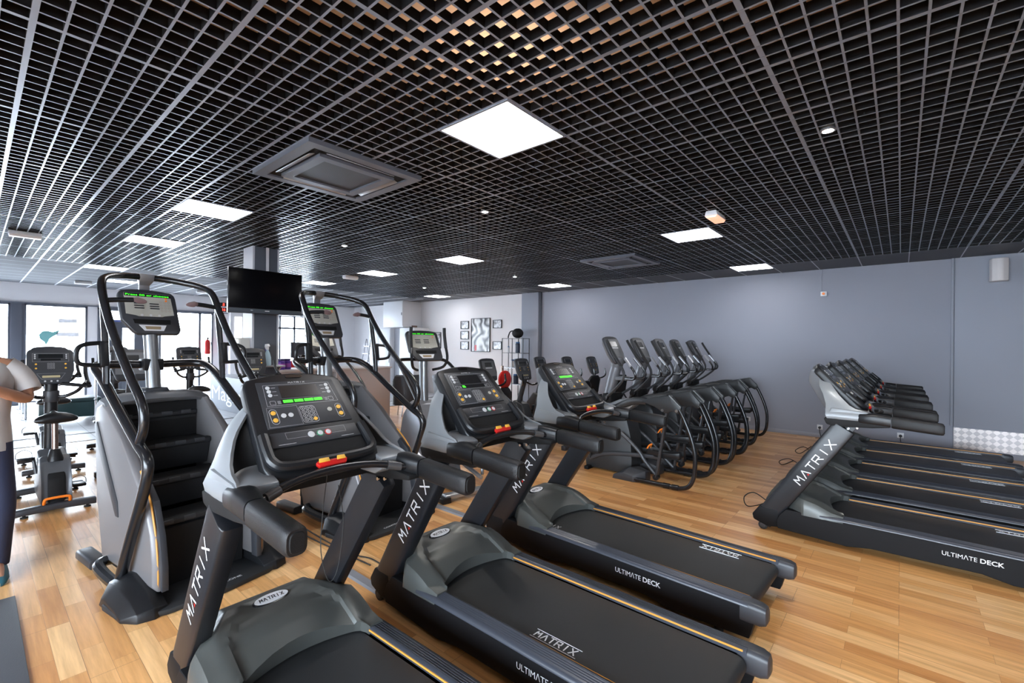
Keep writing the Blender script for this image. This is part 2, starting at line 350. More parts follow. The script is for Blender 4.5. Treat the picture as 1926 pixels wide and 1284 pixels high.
def sstep(a,b,x):
    t=max(0,min(1,(x-a)/(b-a))); return t*t*(3-2*t)
def interp(tb,x):
    if x<=tb[0][0]: return tb[0][1]
    for (a,p),(b,q) in zip(tb[:-1],tb[1:]):
        if x<=b:
            t=(x-a)/(b-a); return p+(q-p)*t
    return tb[-1][1]
def make_treadmill(label,group,led='full',tether=True,text=True,belt=('near','far','hood')):
    t=thing('treadmill',label,'treadmill',group=group)
    # deck sides
    for s in (-1,1):
        m=MB(); m.prism([(.12,.05),(.11,.11),(.13,.16),(.18,.222),(1.93,.214),(1.985,.17),(1.95,.045),(1.5,.03),(1.35,.06),(.75,.055),(.6,.03)],s*.415,s*.335)
        fr=m.build('deck_frame',FRAME,t,bevel=.004,smooth=False)
        if text:
            m=MB(); y=s*.4165
            R=(1,0,0) if s<0 else (-1,0,0); x0=1.15 if s<0 else 1.52
            put_text(m,'ULTIM\u039bTE',(x0,y,.135),R,(0,0,1),.030,.178)
            put_text(m,'DECK',(x0+(.192 if s<0 else -.192),y,.135),R,(0,0,1),.030,.115,bold=.02)
            m.build('deck_lettering',WHT,fr,smooth=False)
        # side rail
        m=MB(); prof=[(s*.305,.215),(s*.305,.238),(s*.315,.243)]
        for k in range(5):
            y=.325+k*.016; prof+=[(s*y,.244-.001*k),(s*(y+.002),.2415-.001*k),(s*(y+.004),.244-.001*k)]
        prof+=[(s*.41,.237),(s*.424,.228),(s*.426,.217),(s*.40,.212)]
        m.loft([[(x,y,z-(.006 if x>1.5 else 0)) for y,z in prof] for x in (.42,1.0,1.6,1.945)])
        rl=m.build('side_rail',RAIL,t,angle=50)
        m=MB(); m.box(.46,1.93,min(s*.305,s*.3005),max(s*.305,s*.3005),.226,.2345); m.build('amber_strip',YELG,rl,smooth=False)
        # end cap
        m=MB(); rings=[]
        for x,k in ((1.905,1),(1.95,1.02),(2.00,.97),(2.028,.80),(2.036,.5)):
            c=(.366,.180); rings.append([(x,s*(c[0]+(a)*k),c[1]+b*k) for a,b in rrect(.116,.112,.028,3)])
        m.loft(rings); m.build('end_cap',DGREY,t,bevel=0)
        # post
        m=MB(); d=Vector((.546,0,.838)); nrm=Vector((-.838,0,.546)); 
        a0=Vector((.005,0,.09)); rings=[]
        for L,w in ((-.03,.15),(.0,.158),(.5,.160),(1.045,.162)):
            c=a0+d*L; ring=[]
            for a,b in [(-.5,-.5),(.3,-.5),(.42,-.47),(.5,-.3),(.5,.3),(.42,.47),(.3,.5),(-.5,.5)]:
                ring.append(c+nrm*(w*b)+Vector((0,s*(.38+ .048*a/.5),0)))
            rings.append(ring)
        m.loft(rings); po=m.build('upright_post',POSTM,t,bevel=.006,angle=40)
        if text:
            m=MB(); y=s*.4295
            if s<0:
                logo(m,a0+d*.45+nrm*(-.036)+Vector((0,y,0)),d,nrm,.060,.455)
                m.build('post_lettering',WHT,po,smooth=False)
                m=MB(); m.add([a0+d*.563+nrm*q+Vector((0,y-.0005,0))+d*e for e,q in ((-.008,-.034),(.012,-.034),(.002,-.018))],[(0,1,2)]); m.build('red_mark',RED,po,smooth=False)
            else:
                logo(m,a0+d*.905+nrm*(.024)+Vector((0,y,0)),-d,-nrm,.060,.455); m.build('post_lettering',WHT,po,smooth=False)
        # toe + wheel
        m=MB(); m.prism([(-.075,.075),(-.085,.12),(-.03,.2),(.12,.20),(.12,.05),(.03,.035)],s*.43,s*.335); m.build('toe_cover',FRAME,t,bevel=.01)
        m=MB(); m.cyl((0,s*.375,.037),(0,s*.425,.037),.037,24); w=m.build('wheel',RUB,t,bevel=.004)
        m=MB(); m.cyl((0,s*.42,.037),(0,s*.4275,.037),.022,16); m.build('wheel_hub',DGREY,w,bevel=.002)
        m=MB(); m.cyl((1.78,s*.35,.0),(1.78,s*.35,.05),.025,14); m.build('rear_foot',RUB,t)
        # handle arm
        def ring(x,z,hw,hh,yc,n=20,p=3.2):
            o=[]
            for k in range(n):
                a=2*PI*k/n; c,q=math.cos(a),math.sin(a)
                o.append((x,s*(yc+hw*math.copysign(abs(c)**(2/p),c)),z+hh*math.copysign(abs(q)**(2/p),q)))
            return o
        m=MB(); m.loft([ring(.655,1.045,.030,.030,.385),ring(.675,1.050,.046,.040,.386),ring(.76,1.052,.046,.046,.388),ring(.82,1.048,.040,.043,.394),ring(.862,1.043,.034,.041,.40)])
        m.build('handle_cover',BLK,t,angle=40)
        m=MB(); m.loft([ring(.866,1.042,.030,.040,.40),ring(.874,1.041,.036,.044,.40),ring(1.12,1.024,.036,.044,.402),ring(1.146,1.023,.036,.043,.402),ring(1.156,1.022,.031,.038,.402)])
        g=m.build('handle_grip',GRIP,t,angle=40)
        m=MB(); m.loft([ring(1.156,1.022,.024,.031,.402),ring(1.160,1.022,.022,.029,.402)]); m.build('grip_end_plate',BLKM,g)
        # underside bracket between post and console
        m=MB(); m.prism([(.44,1.03),(.46,.985),(.52,.97),(.75,.985),(.86,1.0),(.86,1.02),(.60,1.04)],s*.425,s*.30); m.build('arm_bracket',BLKM,t,bevel=.008)
        for bx,bz in ((.60,.955),(.655,.965)):
            m=MB(); m.cyl((bx,s*.331,bz),(bx,s*.322,bz),.008,10); m.build('bolt',CHR,po)
        # silver wing: a curved outer wall that leans in, a black pocket behind its rim and a saddle at the foot
        YW_=[(1.008,.368),(1.03,.380),(1.06,.384),(1.12,.357),(1.18,.332),(1.24,.300),(1.285,.262),(1.31,.238),(1.332,.214)]
        XF_=[(1.008,.70),(1.03,.742),(1.085,.745),(1.105,.71),(1.122,.645),(1.145,.605),(1.22,.535),(1.28,.492),(1.31,.470),(1.332,.440)]
        XB_=[(1.008,.49),(1.03,.462),(1.06,.452),(1.15,.450),(1.22,.428),(1.28,.398),(1.332,.388)]
        zs=[1.008,1.02,1.03,1.06,1.085,1.095,1.105,1.122,1.145,1.18,1.22,1.25,1.28,1.30,1.315,1.332]
        m=MB(); rings=[]
        for z in zs:
            y=interp(YW_,z); x0,x1=interp(XB_,z),interp(XF_,z); N=7
            o_=[(x0+(x1-x0)*k/N,s*(y-.006*(1-math.sin(PI*k/N))),z) for k in range(N+1)]
            i_=[(x0+.008+(x1-x0-.016)*k/N,s*(y-.020),z) for k in range(N,-1,-1)]
            rings.append(o_+i_)
        m.loft(rings); wg=m.build('console_wing',SILV,t,angle=45)
        m=MB(); m.prism([(.50,1.012),(.465,1.06),(.49,1.120),(.58,1.113),(.70,1.102),(.742,1.088),(.742,1.04),(.69,1.012)],s*.22,s*.37); m.build('wing_saddle',SILV,wg,bevel=.008)
        m=MB(); P=[]
        for i in range(12):
            z=1.118+(1.330-1.118)*i/11; y=interp(YW_,z)-.012; xf=interp(XF_,z)-.010; row=[]
            for j in range(9):
                w=j/8; row.append((xf+(.47+(1.33-z)*.42-xf)*w-.030*math.sin(w*PI),s*(y+(.218-y)*w),z))
            P.append(row)
        m.grid(P); m.build('bottle_pocket',BLKM,wg)
    # belt
    m=MB(); rings=[]
    prof=[(.40,.214),(1.0,.214),(1.89,.210)]+[(1.905+.045*math.sin(a),.168+.042*math.cos(a)) for a in [k*PI/10 for k in range(1,10)]]+[(1.89,.126),(.40,.13)]
    m.loft([[ (x,y,z) for x,z in prof] for y in (-.285,-.14,0,.14,.285)]); be=m.build('running_belt',BELT,t,angle=50)
    m=MB(); m.box(.3,1.90,-.335,.335,.09,.125); m.build('deck_pan',FRAME,t,smooth=False)
    if text:
        m=MB()
        for q in belt:
            m=MB()
            if q=='near':
                logo(m,(1.14,-.235,.2165),(1,0,0),(0,1,0),.040,.225,sw=.17); m.box(1.125,1.38,-.247,-.2445,.2150,.2166); m.box(1.125,1.38,-.185,-.1825,.2150,.2166)
            elif q=='far':
                logo(m,(1.72,.245,.2155),(-1,0,0),(0,-1,0),.040,.225,sw=.17); m.box(1.48,1.735,.2545,.257,.2120,.2156); m.box(1.48,1.735,.1925,.195,.2120,.2156)
            else: logo(m,(.36,-.235,.2160),(1,0,0),(0,1,0),.040,.225,sw=.17)
            m.build('belt_lettering',WHT,be,smooth=False)
    # motor cover
    HT=[(-.035,.10),(-.03,.16),(.0,.250),(.035,.315),(.07,.350),(.11,.372),(.16,.380),(.22,.376),(.30,.358),(.38,.332),(.45,.302),(.50,.278),(.53,.262)]
    m=MB(); P=[]
    ys=[-.424,-.420,-.41,-.39,-.36,-.34,-.32,-.305,-.29,-.275,-.255,-.24,-.225,-.19,-.12,-.05,0,.05,.12,.19,.225,.24,.255,.275,.29,.305,.32,.34,.36,.39,.41,.42,.424]
    for j,y in enumerate(ys):
        a=abs(y); row=[]
        xend=.575 if a>.30 else (.575-.055*sstep(.30,.265,a) if a>.26 else .455+.065*(a/.26)**2)
        nn=44
        for i in range(nn+1):
            x=-.03+(xend+.03)*i/nn
            z=interp(HT,x)
            if a>.29: z-= .045*sstep(.29,.40,a)*(.4+.6*sstep(.45,.1,x)); z=z if x<.5 else max(z,.262)-.012*sstep(.5,.575,x)
            rw=.185+.075*sstep(.16,.42,x); z-=.020*sstep(rw,rw-.022,a)*sstep(.145,.168,x); z+=.010*(1-(a/.25)**2)*sstep(.2,.3,x) if a<.25 else 0
            if a>.405: z-= (.03 if a<.415 else (.07 if a<.423 else .13))*1.0
            z=max(z,.10 if x<0.02 else .205)
            row.append((x,y,z))
        row.append((xend-.005,y,.205 if a>.30 else .218))
        row=[(-.03,y,.08)]+row
        P.append(row)
    m.grid(P); mc=m.build('motor_cover',HOOD,t,angle=24)
    # badge
    m=MB(); c=Vector((.178,0,.362)); bu=Vector((0,1,0)); bv=Vector((.96,0,-.28)).normalized(); bn=bu.cross(bv)
    if bn.z<0: bn=-bn
    def B(u,v,h): return c+bu*u+bv*v+bn*h
    m.loft([[B(.085*math.cos(a),.034*math.sin(a),h) for a in [2*PI*k/28 for k in range(28)]] for h in (-.03,.006)]); bd=m.build('badge',BLKG,mc,bevel=.003)
    m=MB(); m.loft([[B(.078*math.cos(a),.028*math.sin(a),h) for a in [2*PI*k/28 for k in range(28)]] for h in (.004,.0085)]); m.build('badge_plate',WHT,bd)
    if text:
        m=MB(); logo(m,B(-.055,.010,.0095),bu,-bv,.019,.11,sw=.17); m.build('badge_lettering',BLKG,bd,smooth=False)
    # console body
    top=[]; 
    for k in range(9):
        u=-.205+.41*k/8; top.append((u,-.032*math.cos(u/.205*PI/2)-.0))
    outl=top+[(.222,.03),(.238,.25),(.252,.43),(.235,.475),(.20,.49),(-.20,.49),(-.235,.475),(-.252,.43),(-.238,.25),(-.222,.03)]
    m=MB(); plate(m,outl,-.055,0.); cb=m.build('console',BLK,t,bevel=.012,seg=3,angle=40)
    m=MB(); m.loft([[(.305,y*.8,1.31),(.325,y,1.425-abs(y)*.08),(.352,y,1.440-abs(y)*.08),(.44,y,1.33),(.55,y,1.17),(.60,y,1.06),(.50,y*.9,1.03),(.42,y*.85,1.10)] for y in (-.21,-.15,.15,.21)]); m.build('console_back_shell',MGREY,cb,bevel=.01)
    m=MB(); plate(m,rrect(.075,.018,.006,3,0,-.008),-.001,.003); m.build('top_notch',BLKG,cb)
    face=[(-.172,.022),(.172,.022),(.187,.262),(-.187,.262)]
    m=MB(); plate(m,face,-.001,.004); fp=m.build('display_panel',CONS,t,bevel=.0015)
    m=MB(); outline(m,[(-.148,.040),(.148,.040),(.158,.150),(-.158,.150)],.0012,.0046); outline(m,rrect(.070,.085,.012,3,0,.208),.0012,.0046)
    outline(m,[(-.178,.256),(-.04,.256),(-.04,.158),(-.165,.158)],.0008,.0045)
    for u in (-.132,.128): outline(m,rrect(.022,.02,.003,2,u,.135),.001,.0046)
    for s2 in (-1,1):
        outline(m,rrect(.030,.074,.014,4,s2*.146,.205),.0014,.0046)
        for k in range(3):
            strip(m,min(s2*.118,s2*.10),max(s2*.118,s2*.10),.055+.020*k,.0565+.020*k,.0046)
            strip(m,min(s2*.112,s2*.09),max(s2*.112,s2*.09),.128+.006*k,.1295+.006*k,.0046)
    m.build('panel_print',WHT,fp,smooth=False)
    if text:
        m=MB(); logo(m,F(-.037,.034,.0047),FR,FU,.0075,.075,sw=.2); m.build('panel_lettering',WHT,fp,smooth=False)
    m=MB(); plate(m,[(-.085,.048),(.085,.048),(.088,.112),(-.088,.112)],.003,.005); m.build('display_window',DISP,fp)
    m=MB(); plate(m,[(-.097,.120),(.097,.120),(.098,.143),(-.098,.143)],.003,.005); lw=m.build('message_window',DISP,fp)
    m=MB()
    if led=='full': 
        for a,b in ((-.088,-.047),(-.040,-.002),(.004,.044),(.049,.086)): plate(m,[(a,.125),(b,.125),(b,.139),(a,.139)],.0048,.0056)
    elif led=='dot': plate(m,[(-.088,.124),(-.070,.124),(-.064,.139),(-.088,.139)],.0048,.0056)
    elif led=='wide': plate(m,[(-.083,.124),(.083,.124),(.083,.141),(-.083,.141)],.0048,.0056)
    if led: m.build('green_message',GREENL,lw,smooth=False)
    for s2 in (-1,1):
        for k in range(3):
            m=MB(); disc(m,s2*.132,.055+.020*k,.0085,.003,.007); m.build('button',WHTB,fp)
        for k in (0,1):
            m=MB(); disc(m,s2*.146,.187+.036*k,.010,.003,.007); m.build('button',YEL,fp)
    for u in (-.108,-.078): 
        m=MB(); disc(m,u,.204,.0105,.003,.007); m.build('button',WHTB,fp)
    m=MB(); disc(m,.10,.195,.0105,.003,.007); m.build('button',CREAM,fp)
    m=MB()
    for r in range(4):
        for c2 in range(3):
            if r==3 and c2==2: continue
            u,v=-.02+.02*c2,.178+.0195*r; outline(m,[(u+.0082*math.cos(-a),v+.0082*math.sin(-a)) for a in [2*PI*k/12 for k in range(12)]],.0016,.0056)
            strip(m,u-.0015,u+.0015,v-.003,v+.003,.0056)
    m.build('keypad',WHTB,fp,smooth=False)
    m=MB(); disc(m,.02,.2365,.0085,.003,.007); m.build('button',YEL,fp)
    # lower control panel
    m=MB(); plate(m,[(-.188,.285),(.188,.285),(.196,.352),(-.196,.352)],-.001,.006); lp=m.build('control_panel',CONS,t,bevel=.0015)
    m=MB()
    outline(m,[(-.13,.290),(.13,.290),(.13,.320),(-.13,.320)],.0010,.0066); strip(m,-.17,-.10,.342,.344,.0066); strip(m,.10,.16,.342,.344,.0066)
    m.build('panel_print',WHTB,lp,smooth=False)
    for u,rm,cm in ((-.027,WHTB,WHTB),(.012,GRN,WHTB),(.048,RED,WHTB)):
        m=MB(); disc(m,u,.313,.0145,.005,.008); b=m.build('button',rm,lp); m=MB(); disc(m,u,.313,.011,.0075,.0095); m.build('button_cap',cm,b)
    # tray recess and lip
    m=MB(); plate(m,[(-.195,.358),(.195,.358),(.200,.405),(.17,.425),(-.17,.425),(-.200,.405)],-.001,.002); m.build('tray',BLKM,t)
    m=MB(); pth=[F(-.215,.29,.004),F(-.22,.37,.01),F(-.215,.42,.014),F(-.17,.447,.016),F(0,.452,.018),F(.17,.447,.016),F(.215,.42,.014),F(.22,.37,.01),F(.215,.29,.004)]
    m.tube(pth,.021,10,smooth=4); m.build('tray_lip',BLK,t)
    # safety key
    m=MB(); o=[(-.072,.466),(-.058,.448),(.052,.448),(.066,.466),(.056,.486),(-.060,.486)]; n=len(o)
    plate(m,o,.018,.036); sk=m.build('safety_key',RED,t,bevel=.005)
    for a,b in ((-.060,-.014),(.018,.056)):
        m=MB(); plate(m,[(a+.004,.451),(b,.451),(b,.469),(a,.469)],.034,.0395); m.build('yellow_inlay',YEL,sk,bevel=.0015)
    # front crossbars
    m=MB(); m.tube([(.80,-.365,1.045),(.78,-.30,1.05),(.745,-.16,1.078),(.735,0,1.088),(.745,.16,1.078),(.78,.30,1.05),(.80,.365,1.045)],.016,12,smooth=5); hb=m.build('front_handrail',TUBE,t)
    for s in (-1,1):
        m=MB(); m.tube([(.765,s*.235,1.063),(.785,s*.31,1.049)],.020,12); m.build('pulse_sensor',mat('sensor_grey',(.10,.10,.105),.25,metal=.5),hb)
    m=MB(); m.box(.50,.58,-.34,.34,.985,1.035); m.build('cross_brace',BLKM,t,bevel=.01)
    if tether:
        m=MB(); m.tube([F(-.02,.49,.01),(.70,-.03,.9),(.70,-.035,.75),(.70,.0,.62),(.70,.04,.66),(.705,.06,.85),(.68,.05,1.0)],.0018,6,smooth=6); m.build('safety_cord',RUB,t)
    YM=[(0,0),(.24,.24),(.305,.285),(.43,.384),(.6,.5)]
    def fix(o):
        if o.type=='MESH' and not o.name.startswith(('safety_cord','belt_lettering','console_wing','bottle_pocket','wing_saddle')):
            n=o.name.split('.')[0]
            for v in o.data.vertices:
                y=v.co.y; a=abs(y); sg=1 if y>0 else -1
                if n in ('handle_grip','grip_end_plate','handle_cover'): v.co.y=sg*(a-.044)
                else:
                    q=interp(YM,a)
                    if n in ('upright_post','post_lettering','red_mark','toe_cover','wheel','wheel_hub','bolt'): q-=.040*max(0,1-v.co.z/.95)
                    if n=='motor_cover': q*=interp([(.16,.69),(.30,1.0)],v.co.x)
                    v.co.y=sg*q
        for c in o.children: fix(c)
    bpy.context.view_layer.update()
    fix(t)
    return t

WORLD=16.0; EXPO=1.0

# ------------------------------------------------------------------ shared console head
def frame_fn(ox,oz,ang,oy=0.):
    """face that leans back: ang = angle of the downward direction below horizontal (deg)"""
    c,s=math.cos(math.radians(ang)),math.sin(math.radians(ang))
    return lambda u,v,h=0.: Vector((ox+c*v+s*h,oy+u,oz-s*v+c*h)), Vector((-c,0,s))
def console_head(t,ox,oz,ang,W,H,style,oy=0.,detail=True):
    fn,up=frame_fn(ox,oz,ang,oy); hw=W/2
    o=[(-hw*.86,.0),(-hw*.5,-.012),(0,-.016),(hw*.5,-.012),(hw*.86,.0),(hw*.97,.018),(hw,.05),(hw*1.0,H*.62),(hw*.80,H*.95),(hw*.68,H),(-hw*.68,H),(-hw*.80,H*.95),(-hw*1.0,H*.62),(-hw,.05),(-hw*.97,.018)]
    if style=='cream': o=[(-hw*.86,.0),(-hw*.5,-.012),(0,-.016),(hw*.5,-.012),(hw*.86,.0),(hw*.97,.02),(hw,.05),(hw*1.02,H*.9),(hw*.95,H*.98),(hw*.84,H),(-hw*.5,H),(-hw*.64,H*.95),(-hw*.98,H*.68),(-hw,.05),(-hw*.97,.02)]
    m=MB(); plate(m,o,-.04,0.,fn); c=m.build('console',DGREY,t,bevel=.010,seg=3,angle=40)
    m=MB(); rings=[]
    for h,k in ((-.035,.96),(-.075,.80),(-.10,.5)):
        rings.append([fn(u*k,H*.5+(v-H*.5)*k,h) for u,v in o])
    m.loft(rings); m.build('console_shell',MGREY,c,angle=40)
    if not detail:
        m=MB(); plate(m,rrect(W*.8,H*.42,.01,3,0,H*.28),-.001,.002,fn); m.build('display',DISP,c); return c,fn,up
    if style=='cream':
        p=[(-hw*.80,.022),(hw*.80,.022),(hw*.84,H*.55),(hw*.5,H*.58),(hw*.4,H*.60),(-hw*.4,H*.60),(-hw*.5,H*.58),(-hw*.82,H*.55)]
        m=MB(); plate(m,p,-.001,.003,fn); pl=m.build('overlay',CREAM,c,smooth=False)
        m=MB(); plate(m,[(-hw*.80,.024),(hw*.80,.024),(hw*.81,.050),(-hw*.80,.050)],.002,.0045,fn); w=m.build('message_window',DISP,pl,smooth=False)
        m=MB()
        if style=='cream': put_text(m,'Press 00 or choose',fn(-hw*.76,.044,.005),(0,1,0),up,.013,hw*1.5,bold=.015)
        m.build('green_message',GREENL,w,smooth=False)
        for s in (-.45,.08):
            m=MB()
            for k in range(3): plate(m,rrect(hw*.34,.010,.004,2,hw*(s+.1),H*(.30+.055*k)),.002,.0045,fn)
            m.build('mode_keys',DGREY,pl,smooth=False)
        m=MB()
        for r in range(4):
            for q in range(3): outline(m,[(hw*(.42+.14*q)+.007*math.cos(a),H*(.25+.07*r)+.007*math.sin(a)) for a in [2*PI*k/10 for k in range(10)]],.0012,.0045,fn)
        m.build('keypad',mat('key_print',(.30,.16,.13),.5),pl,smooth=False)
        for k in (0,1):
            m=MB(); disc(m,hw*.62,H*(.17+.055*k)-.005,.0075,.002,.006,12,fn); m.build('button',ORG,pl)
        for k in (-1,0,1):
            m=MB(); disc(m,hw*.30*k,H*.575,.009,.002,.007,12,fn); m.build('button',WHTB,c)
        m=MB(); plate(m,[(-hw*.62,H*.67),(hw*.68,H*.67),(hw*.66,H*.77),(-hw*.58,H*.77)],-.001,.0025,fn); m.build('slot',BLKM,c,smooth=False)
        m=MB(); plate(m,[(-hw*.45,H*.80),(hw*.5,H*.80),(hw*.38,H*.93),(-hw*.28,H*.93)],-.001,.003,fn); s2=m.build('sticker_plate',WHT,c,smooth=False)
        m=MB(); plate(m,[(-hw*.25,H*.83),(hw*.3,H*.83),(hw*.28,H*.90),(-hw*.22,H*.90)],.002,.0036,fn); m.build('label',mat('kraft_label',(.30,.22,.13),.6),s2,smooth=False)
    elif style=='dark':
        m=MB(); plate(m,[(-hw*.80,.035),(hw*.80,.035),(hw*.82,H*.62),(-hw*.82,H*.62)],-.001,.003,fn); pl=m.build('display_panel',CONS,c,smooth=False)
        m=MB(); outline(m,[(-hw*.76,.045),(hw*.76,.045),(hw*.76,H*.36),(-hw*.76,H*.36)],.0016,.0036,fn); outline(m,[(-hw*.6,H*.70),(hw*.6,H*.70),(hw*.4,H*.86),(-hw*.4,H*.86)],.0016,.003,fn)
        for s in (-1,1):
            for k in range(3):
                disc(m,s*hw*.66,.058+.019*k,.007,.002,.005,10,fn)
        for r in range(4):
            for q in range(3): outline(m,[((q-1)*.019+.007*math.cos(a),H*.42+.016*r+.007*math.sin(a)) for a in [2*PI*k/10 for k in range(10)]],.0014,.0045,fn)
        m.build('keypad',WHTB,pl,smooth=False)
        m=MB(); plate(m,[(-hw*.52,.052),(hw*.52,.052),(hw*.52,H*.26),(-hw*.52,H*.26)],.002,.004,fn); plate(m,[(-hw*.42,H*.275),(hw*.42,H*.275),(hw*.42,H*.33),(-hw*.42,H*.33)],.002,.004,fn); m.build('display',DISP,pl,smooth=False)
        for s in (-1,1):
            for k in (0,1):
                m=MB(); disc(m,s*hw*.62,H*(.43+.12*k),.0085,.002,.006,12,fn); m.build('button',YEL,pl)
        m=MB(); plate(m,rrect(hw*.75,.022,.004,2,0,H*.79),.0,.004,fn); m.build('label',mat('brass_label',(.45,.38,.22),.4),c,smooth=False)
        for k in (-1,0,1):
            m=MB(); disc(m,hw*.26*k,H*.92,.008,.0,.005,12,fn); m.build('button',WHTB,c)
    elif style=='grey':
        m=MB(); plate(m,[(-hw*.80,.03),(hw*.80,.03),(hw*.84,H*.80),(-hw*.84,H*.80)],-.001,.003,fn); pl=m.build('display_panel',MGREY,c,smooth=False)
        m=MB(); plate(m,rrect(hw*.9,H*.20,.005,2,0,H*.27),.002,.004,fn); m.build('display',DISP,pl,smooth=False)
        m=MB(); plate(m,rrect(hw*.9,H*.045,.004,2,0,H*.42),.002,.004,fn); m.build('label',WHT,pl,smooth=False)
    return c,fn,up

# ------------------------------------------------------------------ stair climber
def make_stepper(label):
    t=thing('stair_climber',label,'stair climber',group='stair climbers')
    A=(-.98,1.10);
    prof=[(-1.11,1.08),(-1.07,1.15),(-.97,1.185),(-.88,1.15),(-.62,.965),(-.33,.72),(-.20,.60),(-.11,.42),(-.075,.24),(-.07,.10),(-.94,.08),(-1.06,.5)]
    for s in (-1,1):
        m=MB(); m.loft([[(x,s*.275,z) for x,z in prof],[(x,s*.31,z) for x,z in prof],[(x+.02*(1 if x<-.6 else -1),s*.335,.63+(z-.63)*.94) for x,z in prof]])
        sp=m.build('side_panel',TAUP,t,bevel=.008,angle=40)
        m=MB(); y0,y1=s*.334,s*.341
        m.prism([(-1.07,1.01),(-1.03,1.03),(-.64,.54),(-.62,.44),(-.67,.44),(-1.05,.92)],y0,y1); m.build('dark_accent',DGREY,sp,bevel=.003)
        m=MB(); m.tube([(-.375,s*.300,.775),(-.22,s*.305,.635),(-.12,s*.308,.43),(-.082,s*.308,.24),(-.078,s*.308,.13)],.006,6,smooth=4); m.build('amber_line',YELG,sp)
        m=MB(); m.prism([(-.30,.70),(-.19,.615),(-.095,.42),(-.055,.24),(-.05,.10),(-.12,.10),(-.13,.24),(-.17,.40),(-.25,.56),(-.33,.66)],s*.262,s*.298); m.build('inner_rim',DGREY,sp,bevel=.004)
        # front pod
        m=MB(); m.loft([[(x,s*(y0),z) for x,z in pr] for y0,pr in ((.285,[(-.42,.03),(-.38,.15),(-.30,.155),(-.10,.09),(.0,.045),(.0,.0),(-.42,.0)]),(.36,[(-.46,.03),(-.42,.15),(-.32,.165),(-.12,.13),(.02,.06),(.04,.0),(-.46,.0)]),(.44,[(-.45,.03),(-.42,.12),(-.32,.13),(-.12,.10),(.0,.05),(.01,.0),(-.45,.0)]),(.49,[(-.41,.01),(-.38,.05),(-.32,.06),(-.16,.04),(-.08,.02),(-.08,.0),(-.41,.0)]))])
        m.build('corner_foot_pad',BLK,t,bevel=.006)
        # base loop tube
        m=MB(); m.tube([(-.36,s*.395,.075),(-.60,s*.40,.085),(-.76,s*.395,.10),(-.82,s*.36,.105),(-.82,s*.30,.105)],.034,10,smooth=5); m.build('base_tube',TUBE,t)
        m=MB(); m.loft([[(x,s*(.33+a),.035+b) for a,b in rrect(.10,.07,.02,3)] for x in (-1.30,-1.22,-1.0)]); m.build('rear_foot',DGREY,t,bevel=.004)
        # side strut
        m=MB(); m.tube([(-.865,s*.36,1.88),(-.83,s*.36,1.70),(-.785,s*.362,1.45),(-.775,s*.362,1.31)],.027,10,smooth=5,r2=.020); m.build('side_strut',TUBE,t)
        # D handle
        m=MB(); m.tube([(-.80,s*.375,1.585),(-.77,s*.47,1.575),(-.75,s*.515,1.545),(-.75,s*.52,1.48),(-.76,s*.49,1.445),(-.79,s*.38,1.435)],.014,10,smooth=4); m.build('d_handle',BLK,t)
        m=MB(); m.obox((-.79,s*.375,1.51),(.055,.05,.17),(0,-.15,0)); m.build('handle_mount',BLK,t,bevel=.012)
        # inward pulse paddle
        m=MB(); m.tube([(-.865,s*.36,1.875),(-.85,s*.28,1.885),(-.835,s*.20,1.89)],.017,10,smooth=3); pd=m.build('paddle',BLK,t)
        m=MB(); m.loft([[(-.83+.010*q,s*(.205-.08*k)+0,1.893-.012*k+w*.030*z) for q,z in ((-1,-1),(1,-1),(1,1),(-1,1))] for k,w in ((0,.35),(.35,.75),(.8,.55),(1,.2))]); m.build('paddle_head',mat('paddle_red_grey',(.16,.10,.10),.35),pd,bevel=.004)
    # stairs
    N=[(-.99,1.055),(-.755,.86),(-.52,.655),(-.285,.445)]
    m=MB(); m.box(-1.06,-1.0,-.28,.28,.14,1.13); bk=m.build('stair_housing',BLKM,t,smooth=False); m=MB(); m.box(-.30,-.26,-.27,.27,.03,.40); m.build('lower_riser',BLKM,t,smooth=False)
    for i,(x,z) in enumerate(N):
        m=MB(); m.prism([(x-.24,z-.005),(x-.24,z-.03),(x-.01,z-.045),(x+.012,z-.03),(x+.012,z-.004),(x,z+.002),(x-.05,z+.002),(x-.06,z-.004)],-.27,.27); tr=m.build('stair_tread',STEP,t,bevel=.003)
        m=MB(); m.prism([(x-.004,z-.04),(x-.05,z-.20),(x-.06,z-.20),(x-.02,z-.04)],-.268,.268); m.build('riser',STEP,tr,smooth=False)
        for k in range(4):
            yy=-.19+.127*k; m=MB(); m.box(x+.000,x+.016,yy-.035,yy+.035,z-.022,z+.004); m.build('nosing_clip',DGREY,tr,bevel=.003)
    # top hood
    m=MB(); m.loft([[(x,y,z) for x,z in ((-1.12,1.04),(-1.10,1.16+.02*k),(-1.02,1.205+.02*k),(-.93,1.19+.02*k),(-.90,1.16+.015*k),(-.93,1.135+.015*k),(-1.02,1.13))] for y,k in ((-.33,-1.2),(-.30,-.2),(-.2,.7),(0,1),(.2,.7),(.30,-.2),(.33,-1.2))]); m.build('top_hood',MGREY,t,angle=40)
    # base platform
    m=MB(); m.prism([(-.45,-.40),(-.33,-.50),(-.12,-.49),(-.02,-.44),(.045,-.30),(.075,0),(.045,.30),(-.02,.44),(-.12,.49),(-.33,.50),(-.45,.40)],0,.035,'z'); pf=m.build('base_platform',STEP,t,bevel=.01)
    m=MB(); put_text(m,'CONTROL ZONE',(-.0,-.16,.0365),(0,1,0),(-1,0,0),.022,.30,bold=.02); m.build('platform_lettering',WHTB,pf,smooth=False)
    m=MB(); m.box(-1.05,-.28,-.28,.28,.03,.14); m.build('lower_chassis',BLKM,t,smooth=False)
